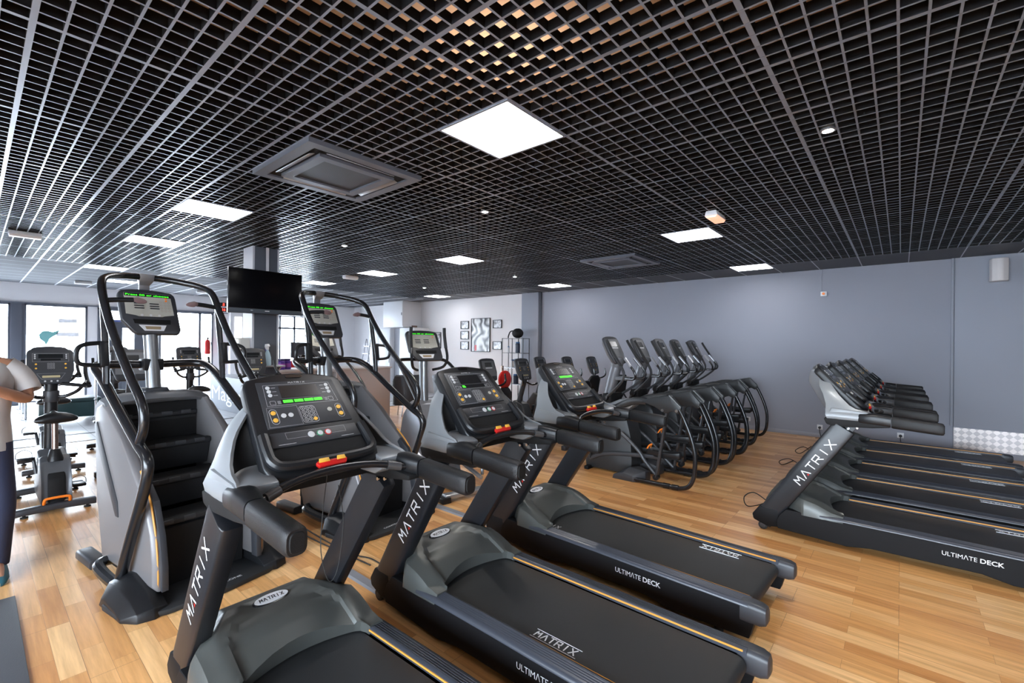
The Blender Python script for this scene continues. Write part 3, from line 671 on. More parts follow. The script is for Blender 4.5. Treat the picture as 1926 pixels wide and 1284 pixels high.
    # column
    m=MB(); m.loft([[(-1.05+a,b,z) for a,b in rrect(.13*k,.17*k,.02,3)] for z,k in ((1.17,1.0),(1.225,1.0),(1.245,.9))]); m.build('column_foot',DGREY,t,bevel=.004)
    m=MB(); m.cyl((-1.05,0,1.24),(-1.13,0,1.70),.047,22); m.build('column',STEEL,t)
    m=MB(); m.obox((-1.10,0,1.42),(.11,.13,.09)); m.build('rail_clamp',BLK,t,bevel=.01)
    # continuous hand rail
    L=[(-.43,.385,.10),(-.28,.378,.40),(-.14,.368,.68),(-.085,.362,.84),(-.12,.36,.915),(-.24,.36,.975),(-.55,.36,1.155),(-.85,.36,1.335),(-1.02,.355,1.405),(-1.10,.30,1.425),(-1.115,.20,1.425),(-1.12,0,1.42)]
    pth=L+[(x,-y,z) for x,y,z in L[-2::-1]]
    m=MB(); m.tube(pth,.030,12,smooth=4); m.build('hand_rail',TUBE,t)
    Hh=[(-.235,.36,.965),(-.165,.36,1.06),(-.160,.36,1.17),(-.22,.36,1.255),(-.365,.36,1.37),(-.64,.36,1.62),(-.82,.36,1.83),(-.93,.35,1.99),(-1.03,.30,2.05),(-1.15,.19,2.085),(-1.21,.08,2.10),(-1.22,0,2.10)]
    pth=Hh+[(x,-y,z) for x,y,z in Hh[-2::-1]]
    m=MB(); m.tube(pth,.025,12,smooth=4); m.build('overhead_hoop',TUBE,t)
    m=MB(); m.loft([[(x+a*q,y,z) for q,y in ((-1,-w),(1,-w),(1,w),(-1,w))] for x,z,w,a in ((-1.26,1.93,.035,.012),(-1.255,2.04,.034,.012),(-1.23,2.07,.045,.03),(-1.215,2.125,.048,.03))]); m.build('hoop_bracket',mat('bracket_grey',(.30,.30,.31),.35,metal=.6),t,bevel=.004)
    console_head(t,-1.20,1.99,68,.375,.36,'cream')
    return t

# ------------------------------------------------------------------ suspension cross trainer
def make_elliptical(label):
    t=thing('cross_trainer',label,'cross trainer',group='row of cross trainers by the grey wall')
    for s in (-1,1):
        # rear side plate and loop
        m=MB(); m.prism([(-.02,.955),(.023,.99),(.319,1.052),(.345,1.045),(.455,.925),(.445,.86),(.41,.845),(.36,.875),(.27,.84),(.152,.905)],s*.335,s*.285); pl=m.build('rear_shroud',MGREYD,t,bevel=.01)
        m=MB(); m.tube([(.319,s*.338,1.050),(.452,s*.338,.926)],.006,6); m.build('shroud_trim',mat('trim_light',(.26,.28,.28),.4),pl)
        for a,b in ((.245,.875),(.405,.885)):
            m=MB(); m.cyl((a,s*.33,b),(a,s*.345,b),.018,12); m.build('bolt',CHR,pl)
        m=MB(); m.tube([(.43,s*.325,.90),(.475,s*.325,.82),(.546,s*.325,.655),(.59,s*.325,.51),(.608,s*.325,.39),(.604,s*.325,.25),(.585,s*.325,.15),(.54,s*.325,.07),(.46,s*.325,.035),(.36,s*.325,.032),(-.15,s*.325,.032)],.024,12,smooth=4); lp=m.build('rear_loop_tube',TUBE,t)
        m=MB(); m.tube([(.26,s*.325,.032),(.33,s*.325,.032)],.030,12); m.tube([(.36,s*.325,.032),(.43,s*.325,.034)],.030,12); m.build('tube_collar',TUBE,lp)
        # front foot cover
        m=MB(); m.loft([[(x,s*y,z) for x,z in pr] for y,pr in ((.12,[(-.30,.0),(-.30,.07),(-.12,.14),(.02,.10),(.02,.0)]),(.27,[(-.34,.0),(-.33,.06),(-.18,.15),(.02,.13),(.03,.0)]),(.36,[(-.36,.0),(-.35,.05),(-.22,.09),(-.10,.075),(-.10,.0)]))]); m.build('foot_cover',DGREY,t,bevel=.006)
        # hanging link, pedal arm, pedal
        m=MB(); m.tube([(.275,s*.27,.86),(.155,s*.27,.09)],.018,8,r2=.034); hl=m.build('hanging_link',mat('link_grey',(.050,.052,.058),.35,metal=.3),t)
        m=MB(); m.cyl((.155,s*.24,.09),(.155,s*.30,.09),.034,14); m.build('pivot',BLK,hl)
        m=MB(); m.tube([(.15,s*.25,.10),(.0,s*.235,.24),(-.07,s*.225,.33),(-.20,s*.22,.44),(-.335,s*.215,.53)],.022,8,smooth=3); m.build('lower_link',mat('link_grey',(.05,.05,.05)),t)
        m=MB(); m.tube([(-.76,s*.21,.145),(-.66,s*.205,.20),(-.53,s*.20,.24),(-.30,s*.19,.27),(.0,s*.18,.29),(.16,s*.175,.30)],.026,8,smooth=3,r2=.016); m.build('pedal_arm',mat('link_grey',(.05,.05,.05)),t)
        zz=.33 if s<0 else .47
        m=MB(); m.loft([[(x,s*.16+w*a,z) for a,z in ((-1,zz),(1,zz),(1.05,zz+.06*h),(.93,zz+.06*h),(.9,zz+.018),(-.9,zz+.018),(-.93,zz+.06*h),(-1.05,zz+.06*h))] for x,w,h in ((.0,.05,1.1),(.03,.072,1),(.2,.08,.7),(.36,.075,.9),(.40,.06,1.0),(.415,.04,1.0))]); pd=m.build('pedal',BLK,t,bevel=.003)
        m=MB(); m.loft([[(x,s*.16+w*a,zz-.03) if z<0 else (x,s*.16+w*a,zz) for a,z in ((-1,-1),(1,-1),(1,1),(-1,1))] for x,w in ((.08,.03),(.25,.05),(.38,.04))]); m.build('pedal_carrier',BLKM,pd,bevel=.006)
        m=MB(); m.tube([(.01,s*.16-.055,zz+.05),(.03,s*.16-.03,zz+.095),(.05,s*.16,zz+.105),(.03,s*.16+.03,zz+.095),(.01,s*.16+.055,zz+.05)],.010,8,smooth=3,r2=.006); m.build('toe_stop',ORG,pd)
        # top beam
        m=MB(); m.tube([(.04,s*.30,.955),(-.12,s*.26,.945),(-.30,s*.18,.885),(-.48,s*.10,.80)],.045,10,smooth=4,r2=.028); m.build('upper_beam',MGREYD,t)
        # moving handle
        m=MB(); m.tube([(-.50,s*.28,1.675),(-.47,s*.28,1.62),(-.38,s*.285,1.48),(-.295,s*.29,1.35)],.018,10,smooth=3); gp=m.build('handle_grip',GRIP,t)
        m=MB(); m.tube([(-.30,s*.29,1.355),(-.258,s*.29,1.27),(-.27,s*.285,1.19),(-.33,s*.27,1.12),(-.45,s*.22,1.02),(-.56,s*.17,.945)],.017,10,smooth=4); m.build('moving_handle',mat('handle_steel_grey',(.055,.058,.064),.3,metal=.4),t)
        m=MB(); m.cyl((-.57,s*.10,.94),(-.57,s*.20,.94),.040,14); m.build('handle_pivot',BLK,t,bevel=.004)
        m=MB(); m.tube([(-.57,s*.17,.93),(-.66,s*.20,.72),(-.74,s*.21,.42),(-.76,s*.21,.16)],.020,8,smooth=3,r2=.03); m.build('rocker_arm',MGREYD,t)
        # fixed handle
        m=MB(); m.tube([(-.31,s*.13,1.43),(-.27,s*.14,1.38),(-.20,s*.15,1.30),(-.175,s*.145,1.235),(-.21,s*.12,1.19),(-.33,s*.06,1.185),(-.48,0,1.19)],.015,10,smooth=4); fh=m.build('fixed_handle',TUBE,t)
        m=MB(); m.tube([(-.325,s*.128,1.445),(-.235,s*.145,1.335)],.019,10); m.build('pulse_sensor',ALU,fh)
    m=MB()
    pr=[(-.86,.02),(-.87,.12),(-.82,.42),(-.72,.72),(-.60,.84),(-.44,.86),(-.30,.74),(-.24,.50),(-.22,.20),(-.225,.02)]
    m.loft([[(x+.01*k,y,.02+(z-.02)*(1-.03*abs(k))) for x,z in pr] for y,k in ((-.15,1),(-.13,0),(.13,0),(.15,1))]); m.build('flywheel_housing',MGREYD,t,bevel=.01,angle=40)
    m=MB(); m.prism([(-.62,.83),(-.40,.93),(-.28,.92),(-.20,.88),(-.30,.80),(-.5,.76)],-.10,.10); m.build('housing_cap',mat('cap_silver',(.30,.31,.33),.35,metal=.4),t,bevel=.01)
    m=MB(); m.tube([(-.66,0,.75),(-.60,0,1.0),(-.52,0,1.30),(-.485,0,1.42)],.072,18,r2=.062); m.build('column',mat('column_grey',(.15,.155,.17),.35,metal=.3),t)
    m=MB(); m.tube([(-.51,0,1.33),(-.49,0,1.40),(-.47,0,1.46)],.08,16); m.build('column_collar',MGREY,t,bevel=.004)
    m=MB(); m.obox((-.42,0,1.185),(.16,.12,.05)); m.build('accessory_tray',MGREY,t,bevel=.012)
    m=MB(); m.box(-.62,-.50,-.15,.15,.88,.99); m.build('pivot_block',BLKM,t,bevel=.01)
    for x in (-.80,-.28):
        m=MB(); m.box(x-.03,x+.03,-.24,.24,.0,.045); m.build('cross_foot',FRAME,t,bevel=.008)
    console_head(t,-.60,1.71,63,.36,.37,'grey')
    return t

# ------------------------------------------------------------------ upright bike
def make_bike(label,group='upright bikes in the window bay',orange=True):
    t=thing('exercise_bike',label,'exercise bike',group=group)
    for x,n in ((0.,'rear_stabiliser'),(-.80,'front_stabiliser')):
        m=MB(); m.loft([[(x+a,y,.065+b-.012*abs(y)/.27) for a,b in rrect(.085,.06,.018,3)] for y in (-.27,-.2,0,.2,.27)]); st=m.build(n,DGREY,t,bevel=.004)
        for y in (-.21,.21):
            m=MB(); m.lathe([(.0,.0),(.026,.0),(.026,.012),(.010,.018),(.010,.04),(0,.04)],(x,y,0),12); m.build('levelling_foot',RUB,st)
    if orange:
        m=MB(); m.tube([(.0,-.085,.075),(.03,-.085,.13),(.03,-.06,.145),(.03,.06,.145),(.03,.085,.13),(.0,.085,.075)],.012,8,smooth=3); m.build('lift_handle',ORG,t)
    m=MB(); m.box(-.80,.0,-.05,.05,.05,.11); m.build('base_beam',FRAME,t,bevel=.01)
    pr=[(-.02,.10),(-.05,.30),(-.14,.46),(-.22,.50),(-.34,.47),(-.50,.52),(-.66,.50),(-.76,.34),(-.74,.14),(-.66,.09)]
    m=MB(); m.loft([[(x+k*.02,y,z-.015*k) for x,z in pr] for y,k in ((-.105,1),(-.085,0),(.085,0),(.105,1))]); sh=m.build('drive_housing',mat('bike_shroud_grey',(.10,.105,.115),.38,metal=.3),t,bevel=.01,angle=40)
    m=MB(); m.prism([(.0,.10),(-.03,.30),(-.08,.36),(-.09,.10)],-.06,.06); m.build('rear_cover',BLKM,t,bevel=.01)
    m=MB(); m.tube([(-.17,0,.44),(-.185,0,.50),(-.19,0,.56)],lambda q:.065-.028*q,16); m.build('post_boot',BLK,t,bevel=.003)
    m=MB(); m.cyl((-.19,0,.5),(-.235,0,.83),.024,14); m.build('seat_post',COPP,t)
    # saddle
    m=MB(); rings=[]
    for x,w,h in ((-.42,.022,.030),(-.38,.034,.042),(-.30,.055,.05),(-.22,.10,.055),(-.16,.145,.06),(-.11,.155,.058),(-.075,.145,.045),(-.06,.10,.03)):
        rings.append([(x,w*math.cos(a),.862+(.018 if x<-.3 else .008)+(h*.75*math.sin(a) if math.sin(a)>0 else h*math.sin(a)*.95)-.02*(abs(math.cos(a))**2)) for a in [2*PI*k/18 for k in range(18)]])
    m.loft(rings); m.build('saddle',BLK,t,angle=50)
    m=MB(); m.box(-.29,-.19,-.03,.03,.80,.83); m.build('saddle_clamp',DGREY,t,bevel=.005)
    # mast
    m=MB(); m.tube([(-.60,0,.45),(-.585,0,.80),(-.57,0,1.16)],.042,14,r2=.05); ms=m.build('mast',BLK,t)
    m=MB(); m.tube([(-.577,0,.98),(-.572,0,1.09)],.056,16,r2=.062); m.build('mast_collar',DGREY,ms,bevel=.003)
    for s in (-1,1):
        m=MB(); m.tube([(-.56,s*.02,1.03),(-.54,s*.10,1.03),(-.48,s*.18,1.08),(-.42,s*.225,1.15),(-.38,s*.24,1.18)],.017,10,smooth=4); m.build('handlebar',TUBE,t)
        m=MB(); m.tube([(-.57,s*.08,1.155),(-.50,s*.16,1.145),(-.40,s*.235,1.135),(-.32,s*.255,1.14)],.019,10,smooth=3); m.build('elbow_grip',GRIP,t)
        m=MB(); m.tube([(-.36,s*.255,1.16),(-.42,s*.25,1.19),(-.50,s*.245,1.26),(-.53,s*.245,1.35)],.017,10,smooth=4); m.build('upright_grip',GRIP,t)
        # crank and pedal
        a=math.radians(70 if s>0 else 250); cx,cz=-.42,.30; px,pz=cx+.16*math.cos(a),cz+.16*math.sin(a)*(-1)
        m=MB(); m.tube([(cx,s*.11,cz),(px,s*.13,pz)],.014,8); cr=m.build('crank',DGREY,t)
        m=MB(); m.obox((px,s*.19,pz-.005),(.11,.10,.028)); m.build('pedal',BLK,cr,bevel=.008)
        m=MB(); m.tube([(px-.02,s*.245,pz),(px-.03,s*.24,pz+.05),(px-.03,s*.19,pz+.078),(px-.03,s*.14,pz+.05),(px-.02,s*.135,pz)],.010,8,smooth=3,r2=.003); m.build('pedal_strap',RUB,cr)
    console_head(t,-.67,1.505,72,.345,.365,'dark')
    return t

# ------------------------------------------------------------------ recumbent bike
def make_recumbent(label,style='dark',zc=1.36):
    t=thing('recumbent_bike',label,'recumbent bike',group='recumbent bikes behind the left treadmill row')
    for x,n in ((.0,'rear_stabiliser'),(-1.25,'front_stabiliser')):
        m=MB(); m.box(x-.04,x+.04,-.28,.28,.0,.07); m.build(n,DGREY,t,bevel=.012)
    m=MB(); m.box(-1.25,.0,-.045,.045,.07,.16); m.build('main_beam',FRAME,t,bevel=.01)
    m=MB(); m.loft([[(x,y,z) for x,z in ((-1.30,.10),(-1.32,.45),(-1.15,.66),(-.95,.60),(-.85,.35),(-.84,.12))] for y in (-.10,.10)]); m.build('drive_housing',MGREYD,t,bevel=.03,seg=3)
    m=MB(); m.tube([(-1.12,0,.55),(-1.05,0,.80),(-.98,0,zc-.34)],.045,12,smooth=3); m.build('mast',DGREY,t)
    m=MB(); m.loft([[(x,y*w,z) for y,z in ((-1,.42),(1,.42),(1,.47),(-1,.47))] for x,w in ((-.42,.14),(-.30,.20),(-.05,.21),(.0,.18))]); m.build('seat',BLK,t,bevel=.02,seg=3)
    m=MB(); m.loft([[(x+.05*0,y*w,z) for x,z,w in ((.02,.55,.17),(.10,.75,.20),(.15,.98,.17),(.17,1.06,.10),(.23,1.06,.10),(.21,.98,.17),(.17,.75,.20),(.09,.55,.17))] for y in (-1,-.8,.8,1)]); m.build('backrest',BLK,t,bevel=.02,seg=3)
    m=MB(); m.tube([(-.15,0,.15),(-.10,0,.40)],.04,10); m.tube([(.0,0,.42),(.12,0,.62)],.03,10); m.build('seat_bracket',FRAME,t)
    for s in (-1,1):
        m=MB(); m.tube([(.05,s*.18,.50),(-.02,s*.28,.52),(-.12,s*.29,.62),(-.20,s*.28,.74)],.015,8,smooth=4); m.build('seat_handle',TUBE,t)
        m=MB(); m.tube([(-.99,s*.02,.98),(-.92,s*.14,.92),(-.84,s*.22,.98),(-.86,s*.23,1.12)],.016,8,smooth=4); m.build('front_handle',TUBE,t)
        a=1.1 if s>0 else 1.1+PI; m=MB(); m.tube([(-1.0,s*.11,.38),(-1.0+.15*math.cos(a),s*.13,.38+.15*math.sin(a))],.014,8); c=m.build('crank',DGREY,t)
        m=MB(); m.obox((-1.0+.15*math.cos(a),s*.19,.38+.15*math.sin(a)),(.03,.10,.11)); m.build('pedal',BLK,c,bevel=.006)
    console_head(t,-1.06,zc,70,.35,.37,style)
    return t

# ------------------------------------------------------------------ older silver cross trainer (upright arms, front rail)
def make_trainer_b(label):
    t=thing('cross_trainer',label,'cross trainer',group='silver cross trainers near the reception desk')
    pr=[(-1.25,.04),(-1.30,.35),(-1.15,.75),(-.95,.92),(-.78,.88),(-.60,.60),(-.45,.35),(-.40,.12),(-.42,.04)]
    m=MB(); m.loft([[(x+k*.03,y,z-.02*k) for x,z in pr] for y,k in ((-.20,1),(-.15,0),(.15,0),(.20,1))]); m.build('drive_housing',mat('silver_housing',(.22,.23,.26),.32,metal=.4),t,bevel=.015,seg=3,angle=40)
    m=MB(); m.tube([(-.95,0,.85),(-.97,0,1.15),(-.98,0,1.40)],.065,16,r2=.05); m.build('column',STEEL,t)
    L=[(-.20,.34,.62),(-.35,.35,.92),(-.55,.35,1.10),(-.80,.34,1.28),(-.98,.32,1.38),(-1.06,.24,1.405),(-1.07,0,1.405)]
    m=MB(); m.tube(L+[(x,-y,z) for x,y,z in L[-2::-1]],.021,12,smooth=4); rl=m.build('front_rail',TUBE,t)
    m=MB(); m.tube([(-1.07,-.045,1.405),(-1.07,.045,1.405)],.026,12); m.build('rail_sleeve',ALU,rl)
    for s in (-1,1):
        m=MB(); m.tube([(-.86,s*.22,1.80),(-.86,s*.225,1.70),(-.83,s*.23,1.55)],.020,10,smooth=3); m.build('handle_grip',GRIP,t)
        m=MB(); m.tube([(-.83,s*.23,1.56),(-.80,s*.235,1.42),(-.84,s*.20,1.32),(-.93,s*.10,1.28)],.017,10,smooth=4); m.build('moving_handle',TUBE,t)
        m=MB(); m.tube([(-.22,s*.34,.64),(-.14,s*.33,.36),(-.10,s*.31,.14)],.019,10,smooth=3); m.build('rail_leg',ALU,t)
        m=MB(); m.loft([[(x,s*.19+w*a,z) for a,z in ((-1,.26),(1,.26),(1,.30),(-1,.30))] for x,w in ((-.40,.06),(-.3,.08),(-.05,.08),(.0,.06))]); m.build('pedal',BLK,t,bevel=.01)
        m=MB(); m.tube([(-.75,s*.20,.35),(-.40,s*.20,.25),(.05,s*.20,.16)],.024,8,smooth=3); m.build('pedal_arm',mat('silver_arm',(.38,.39,.41),.3,metal=.7),t)
    m=MB(); m.loft([[(x+a,y,.055+b) for a,b in rrect(.10,.05,.015,3)] for x,y in ((.10,-.28),(.10,0),(.10,.28))]); st=m.build('rear_stabiliser',mat('silver_arm',(.38,.39,.41),.3,metal=.7),t,bevel=.004)
    for y in (-.28,.28):
        m=MB(); m.box(.03,.17,y-.05,y+.05,0,.06); m.build('end_cap',BLK,st,bevel=.01)
    m=MB(); m.box(-1.2,.1,-.04,.04,.03,.10); m.build('base_beam',mat('silver_arm',(.38,.39,.41),.3),t,bevel=.01)
    m=MB(); m.box(-1.22,-1.14,-.28,.28,0,.06); m.build('front_stabiliser',DGREY,t,bevel=.01)
    console_head(t,-1.05,1.755,62,.43,.40,'cream')
    return t

# ------------------------------------------------------------------ placements
st1=make_stepper('nearest black stair climber with an overhead hoop, left of the first treadmill')
st1.location=(-3.34,1.05,0); st1.rotation_euler=(0,0,math.radians(7.5))
dup(st1,(-3.33,2.43,0),math.radians(6.2),'second stair climber with an overhead hoop, partly hidden behind the first treadmill','stair climbers')
e1=make_elliptical('nearest cross trainer of the row, its rear loop closest to the treadmills'); e1.location=(-2.3,5.40,0)
for y,lb in ((6.19,'second cross trainer of the row from the near end'),(6.97,'middle cross trainer of the row of five'),(7.76,'fourth cross trainer of the row, one before the wall'),(8.74,'farthest cross trainer of the row, next to the grey wall with both arms apart')):
    dup(e1,(-2.3-(.05 if y>7 else 0)-(.05 if y>8.5 else 0),y,0),0,lb)
b1=make_bike('nearest exercise bike with an orange lift handle, beside the person'); b1.location=(-5.98,.53,0)
for x,y,rz,lb in ((-7.73,.66,0,'second exercise bike directly behind the nearest one'),(-8.25,1.37,0,'exercise bike whose console shows behind the left strut of the first stair climber'),
                  (-8.2,2.30,0,'exercise bike whose console shows right of the first stair climber column'),(-6.15,2.50,0,'exercise bike behind the first treadmill, in front of the dark column')):
    dup(b1,(x,y,0),rz,lb)
r1=make_recumbent('silver-faced recumbent machine seen behind the column of the first stair climber','grey',1.49); r1.location=(-5.9,1.22,0)
r2=make_recumbent('recumbent bike in front of the shelf rack, nearest of the dark ones'); r2.location=(-3.90,6.10,0)
for x,y,lb in ((-4.45,7.35,'recumbent bike just behind the third treadmill console'),(-4.2,7.95,'recumbent bike right of the third treadmill console, seat back hidden'),(-3.95,8.5,'recumbent bike farthest right, left of the cross trainer columns')):
    dup(r2,(x,y,0),0,lb)
r4=make_recumbent('grey recumbent machine with a small screen, behind the second treadmill console','grey'); r4.location=(-4.15,5.50,0)
t6=make_trainer_b('silver cross trainer with cream console behind the second treadmill'); t6.location=(-3.55,3.40,0); t6.rotation_euler=(0,0,math.radians(-13))
dup(t6,(-5.55,3.35,0),0,'silver cross trainer mostly hidden behind the second stair climber','silver cross trainers near the reception desk')

# ------------------------------------------------------------------ room
CH=3.0; XW=-16.5; YW=9.83; XR=4.2; YF=-3.6; GX0=-11.44; GY1=8.80
U0=-2.3202; V0=1.9667
m=MB(); m.box(-9.93,XR,YF,YW,-.12,0); struct(m,'floor',WOOD,smooth=False)
m=MB(); m.box(XW,-9.93,YF,YW+.0,-.12,-.001); struct(m,'floor',TILE,smooth=False)
for i,x in enumerate((-9.93,-10.73)):
    m=MB(); m.box(x-.02,x+.02,YF,YW-.01,0,.006); struct(m,'trim_%d'%(i+1),SLATE,smooth=False)
# ceiling slab above the grid
m=MB(); m.box(XW-.2,XR+.2,YF-.2,YW+.2,3.55,3.75); struct(m,'ceiling',SLAB,smooth=False)
# grid
LIGHTS=[(0,0),(0,6),(-6,5),(-6,-1),(-10,-1),(-10,5),(0,11),(-7,11),(-14,11),(-14,5),(-16,-1),(-18,5),(-20,0),(-3,-7),(3,-4),(5,4)]
cells=[(U0+.6*i,U0+.6*i+.6,V0+.6*j,V0+.6*j+.6) for i,j in LIGHTS]
ACS=[(-4.03,-3.07,1.47,2.43),(-4.03,-3.07,6.45,7.41)]
holes=cells+ACS
def cut(lo,hi,pos,axis):
    """segments of a blade at position pos that stay clear of lights and cassettes"""
    segs=[(lo,hi)]
    for x0,x1,y0,y1 in holes:
        a0,a1,b0,b1=(x0,x1,y0,y1) if axis=='x' else (y0,y1,x0,x1)
        if b0+.004<pos<b1-.004:
            ns=[]
            for s,e in segs:
                if a1<=s or a0>=e: ns.append((s,e)); continue
                if a0>s: ns.append((s,a0))
                if a1<e: ns.append((a1,e))
            segs=ns
    return segs
m=MB()
y=V0-.6*9; k=0
while y<GY1-.02:
    w=.012 if k%6==0 else .0058
    if y>YF:
        for s,e in cut(GX0,XR,y,'x'): m.box(s,e,y-w,y+w,3.0,3.050)
    y+=.1; k+=1
x=-2.92-1.2*8; k=0
while x<XR:
    w=.012 if k%12==0 else .0055
    if x>GX0:
        for s,e in cut(YF,GY1,x,'y'): m.box(x-w,x+w,s,e,3.0005,3.0495)
    x+=.1; k+=1
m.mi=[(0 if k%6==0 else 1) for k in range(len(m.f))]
struct(m,'ceiling',[GRIDM,GRIDS],smooth=False)
# closed linear panels at the window end and dark closed panels by the long wall
m=MB(); m.box(XW,GX0,YF,YW,3.0,3.03); struct(m,'ceiling',LINEAR,smooth=False)
m=MB(); m.box(GX0,XR,GY1,YW,3.0,3.03); struct(m,'ceiling',mat('closed_panel_black',(.030,.031,.034),.5),smooth=False)
m=MB()
yy=V0-.6*9
while yy<YW:
    if yy>YF: m.box(XW+.01,GX0,yy-.012,yy+.012,2.992,3.0)
    yy+=.6
for i in range(-15,12):
    x=U0+.6*i
    if x>GX0: m.box(x-.006,x+.006,GY1,YW,2.996,3.0)
struct(m,'trim_3',mat('tee_white',(.55,.56,.60),.4),smooth=False)
# walls ------------------------------------------------------
m=MB(); m.box(-7.36,.62,YW,YW+.2,0,3.6); struct(m,'wall_back',GREYW,smooth=False)
m=MB(); m.box(.62,XR,YW-.045,YW+.2,0,3.6); struct(m,'wall_back',GREYW2,bevel=.004)
m=MB(); m.box(-7.92,-7.36,YW-.10,YW+.2,0,3.6); struct(m,'wall_back',GREYW2,bevel=.004)
m=MB(); m.box(-7.36,-7.30,YW-.06,YW,0,3.0); struct(m,'trim_4',SLATE,bevel=.003)
m=MB(); m.box(XW-.2,-7.92,YW-.03,YW+.2,0,3.6); struct(m,'wall_back',WHITEW,smooth=False)
m=MB(); m.box(XR,XR+.2,YF,YW,0,3.6); struct(m,'wall_right',GREYW2,smooth=False)
m=MB(); m.box(-7.30,.60,YW-.012,YW,0,.075); struct(m,'baseboard_back',mat('skirting',(.30,.31,.36),.5),bevel=.003)
m=MB(); m.box(.62,XR,YW-.052,YW-.045,.085,.40); struct(m,'trim_5',CHECK,smooth=False)
m=MB(); m.cyl((.60,YW-.035,.42),(.60,YW-.035,3.0),.018,8); struct(m,'trim_6',GREYW2)
# window wall (left): list of piers between glass bays
def bay(y0,y1,z0,z1,n,mull=(),trans=(),m_=ANTH):
    """one glazed bay in the plane x=XW"""
    f=MB(); w=.045
    f.box(XW-.05,XW+.03,y0,y1,z1-w,z1); f.box(XW-.05,XW+.03,y0,y1,z0,z0+w)
    for a in (y0,y1-w): f.box(XW-.05,XW+.03,a,a+w,z0,z1)
    for a in mull: f.box(XW-.05,XW+.03,a-.03,a+.03,z0,z1)
    for z in trans: f.box(XW-.05,XW+.03,y0,y1,z-.03,z+.03)
    o=struct(f,'window_%d'%n,m_,bevel=.004)
    g=MB(); g.box(XW-.012,XW-.006,y0+w,y1-w,z0+w,z1-w); g.build('pane',PANE,o,smooth=False)
    return o
bay(-3.4,-.55,.04,2.50,1,mull=(-2.0,))
bay(-.45,.62,.04,2.50,2)
bay(.84,2.0,.04,2.50,3)
bay(3.55,4.92,.04,2.50,5,mull=(4.56,))
bay(6.45,8.1,.04,2.62,6,mull=(6.95,7.45),trans=(2.1,))
# lobby door with blue head
d=MB(); d.box(XW-.06,XW+.05,2.2,2.28,0,2.5); d.box(XW-.06,XW+.05,3.42,3.5,0,2.5); d.box(XW-.06,XW+.05,2.2,3.5,2.42,2.5)
dr=struct(d,'door_1',ANTH,bevel=.004)
d=MB(); d.box(XW-.04,XW+.04,2.28,3.42,2.12,2.18); d.build('door_head',mat('blue_head',(.12,.16,.42),.4),dr)
d=MB(); d.box(XW-.02,XW+.03,2.28,2.72,0,2.12); d.box(XW-.02,XW+.03,2.98,3.42,0,2.12); d.box(XW-.02,XW+.03,2.72,2.98,0,.9); d.box(XW-.02,XW+.03,2.72,2.98,1.95,2.12); d.build('door_leaf',mat('door_grey',(.10,.11,.135),.45),dr,bevel=.003)
d=MB(); d.box(XW-.01,XW+.0,2.72,2.98,.9,1.95); d.box(XW-.01,XW,2.28,3.42,2.18,2.42); d.build('pane',PANE,dr,smooth=False)
m=MB(); m.box(XW-.2,XW,YF,YW,2.50,3.6); m.box(XW,XW+.06,YF,6.3,2.53,3.0); struct(m,'wall_left',WHITEW,smooth=False)
for a,b in ((-3.6,-3.4),(-.55,-.45),(.62,.84),(2.0,2.2),(3.5,3.55),(4.92,6.45),(8.1,9.83)):
    m=MB(); m.box(XW-.2,XW+.02,a,b,0,2.50); struct(m,'wall_left',WHITEW if b-a>.3 or b<.8 else (ANTH if a==.62 else WHITEW),smooth=False)
m=MB(); m.box(XW+.02,XW+.07,.62,.80,0,2.53); struct(m,'trim_7',ANTH,bevel=.004)
m=MB(); m.box(XW+.0,XW+.09,YF,6.3,2.50,2.53); struct(m,'trim_8',ANTH,smooth=False)
m=MB(); m.box(XW,XW+.35,5.3,5.75,0,3.0); struct(m,'wall_left',WHITEW,bevel=.01)
m=MB(); m.box(XW+.35,XW+.37,5.42,5.62,1.45,2.4); 
lp=m.build('light_box',mat('lit_panel',(.9,.9,.9),.5,emit=(1,1,1),estr=1.6)); tag(lp,'tall narrow lit white panel on the pillar left of the dark column','light panel')
# unseen front wall behind the camera; its shop windows are added for daylight
m=MB(); m.box(XW,XR,YF-.2,YF,2.7,3.6); m.box(XW,XR,YF-.2,YF,0,.5)
m.box(XW,-3.7,YF-.2,YF,.5,2.7)
xs=[-3.7,-.5,2.7,4.2]
for x in xs: m.box(x-.15,x+.15,YF-.2,YF,.5,2.7)
struct(m,'wall_front',WHITEW,smooth=False)
for i,(a,b) in enumerate(zip(xs[:-1],xs[1:])):
    f=MB(); f.box(a+.15,b-.15,YF-.12,YF-.05,.5,.55); f.box(a+.15,b-.15,YF-.12,YF-.05,2.65,2.7)
    if b-a>2: f.box((a+b)/2-.03,(a+b)/2+.03,YF-.12,YF-.05,.5,2.7)
    o=struct(f,'window_%d'%(7+i),ANTH,smooth=False); g=MB(); g.box(a+.15,b-.15,YF-.09,YF-.085,.55,2.65); g.build('pane',PANE,o,smooth=False)
# square column with the screen
m=MB(); m.box(-7.53,-7.19,2.65,3.0,0,3.0); col=struct(m,'trim_9',SLATE,bevel=.006)
m=MB(); m.box(-7.535,-7.185,2.638,2.652,0,3.0); m.box(-7.20,-7.184,2.645,2.665,0,3.0); m.box(-7.20,-7.184,2.985,3.01,0,3.0); struct(m,'trim_10',mat('pale_corner',(.48,.49,.53),.5),smooth=False)
m=MB(); m.box(-7.186,-7.178,2.82,2.86,2.6,3.0); struct(m,'trim_11',mat('pale_duct',(.62,.60,.62),.5),smooth=False)
# exterior pavement
m=MB(); m.box(-45,XW-.2,-30,30,-.3,-.15); m.box(XW-.2,XR+20,-30,YF-.2,-.3,-.15); struct(m,'ground',mat('pavement',(.55,.55,.56),.8),smooth=False)

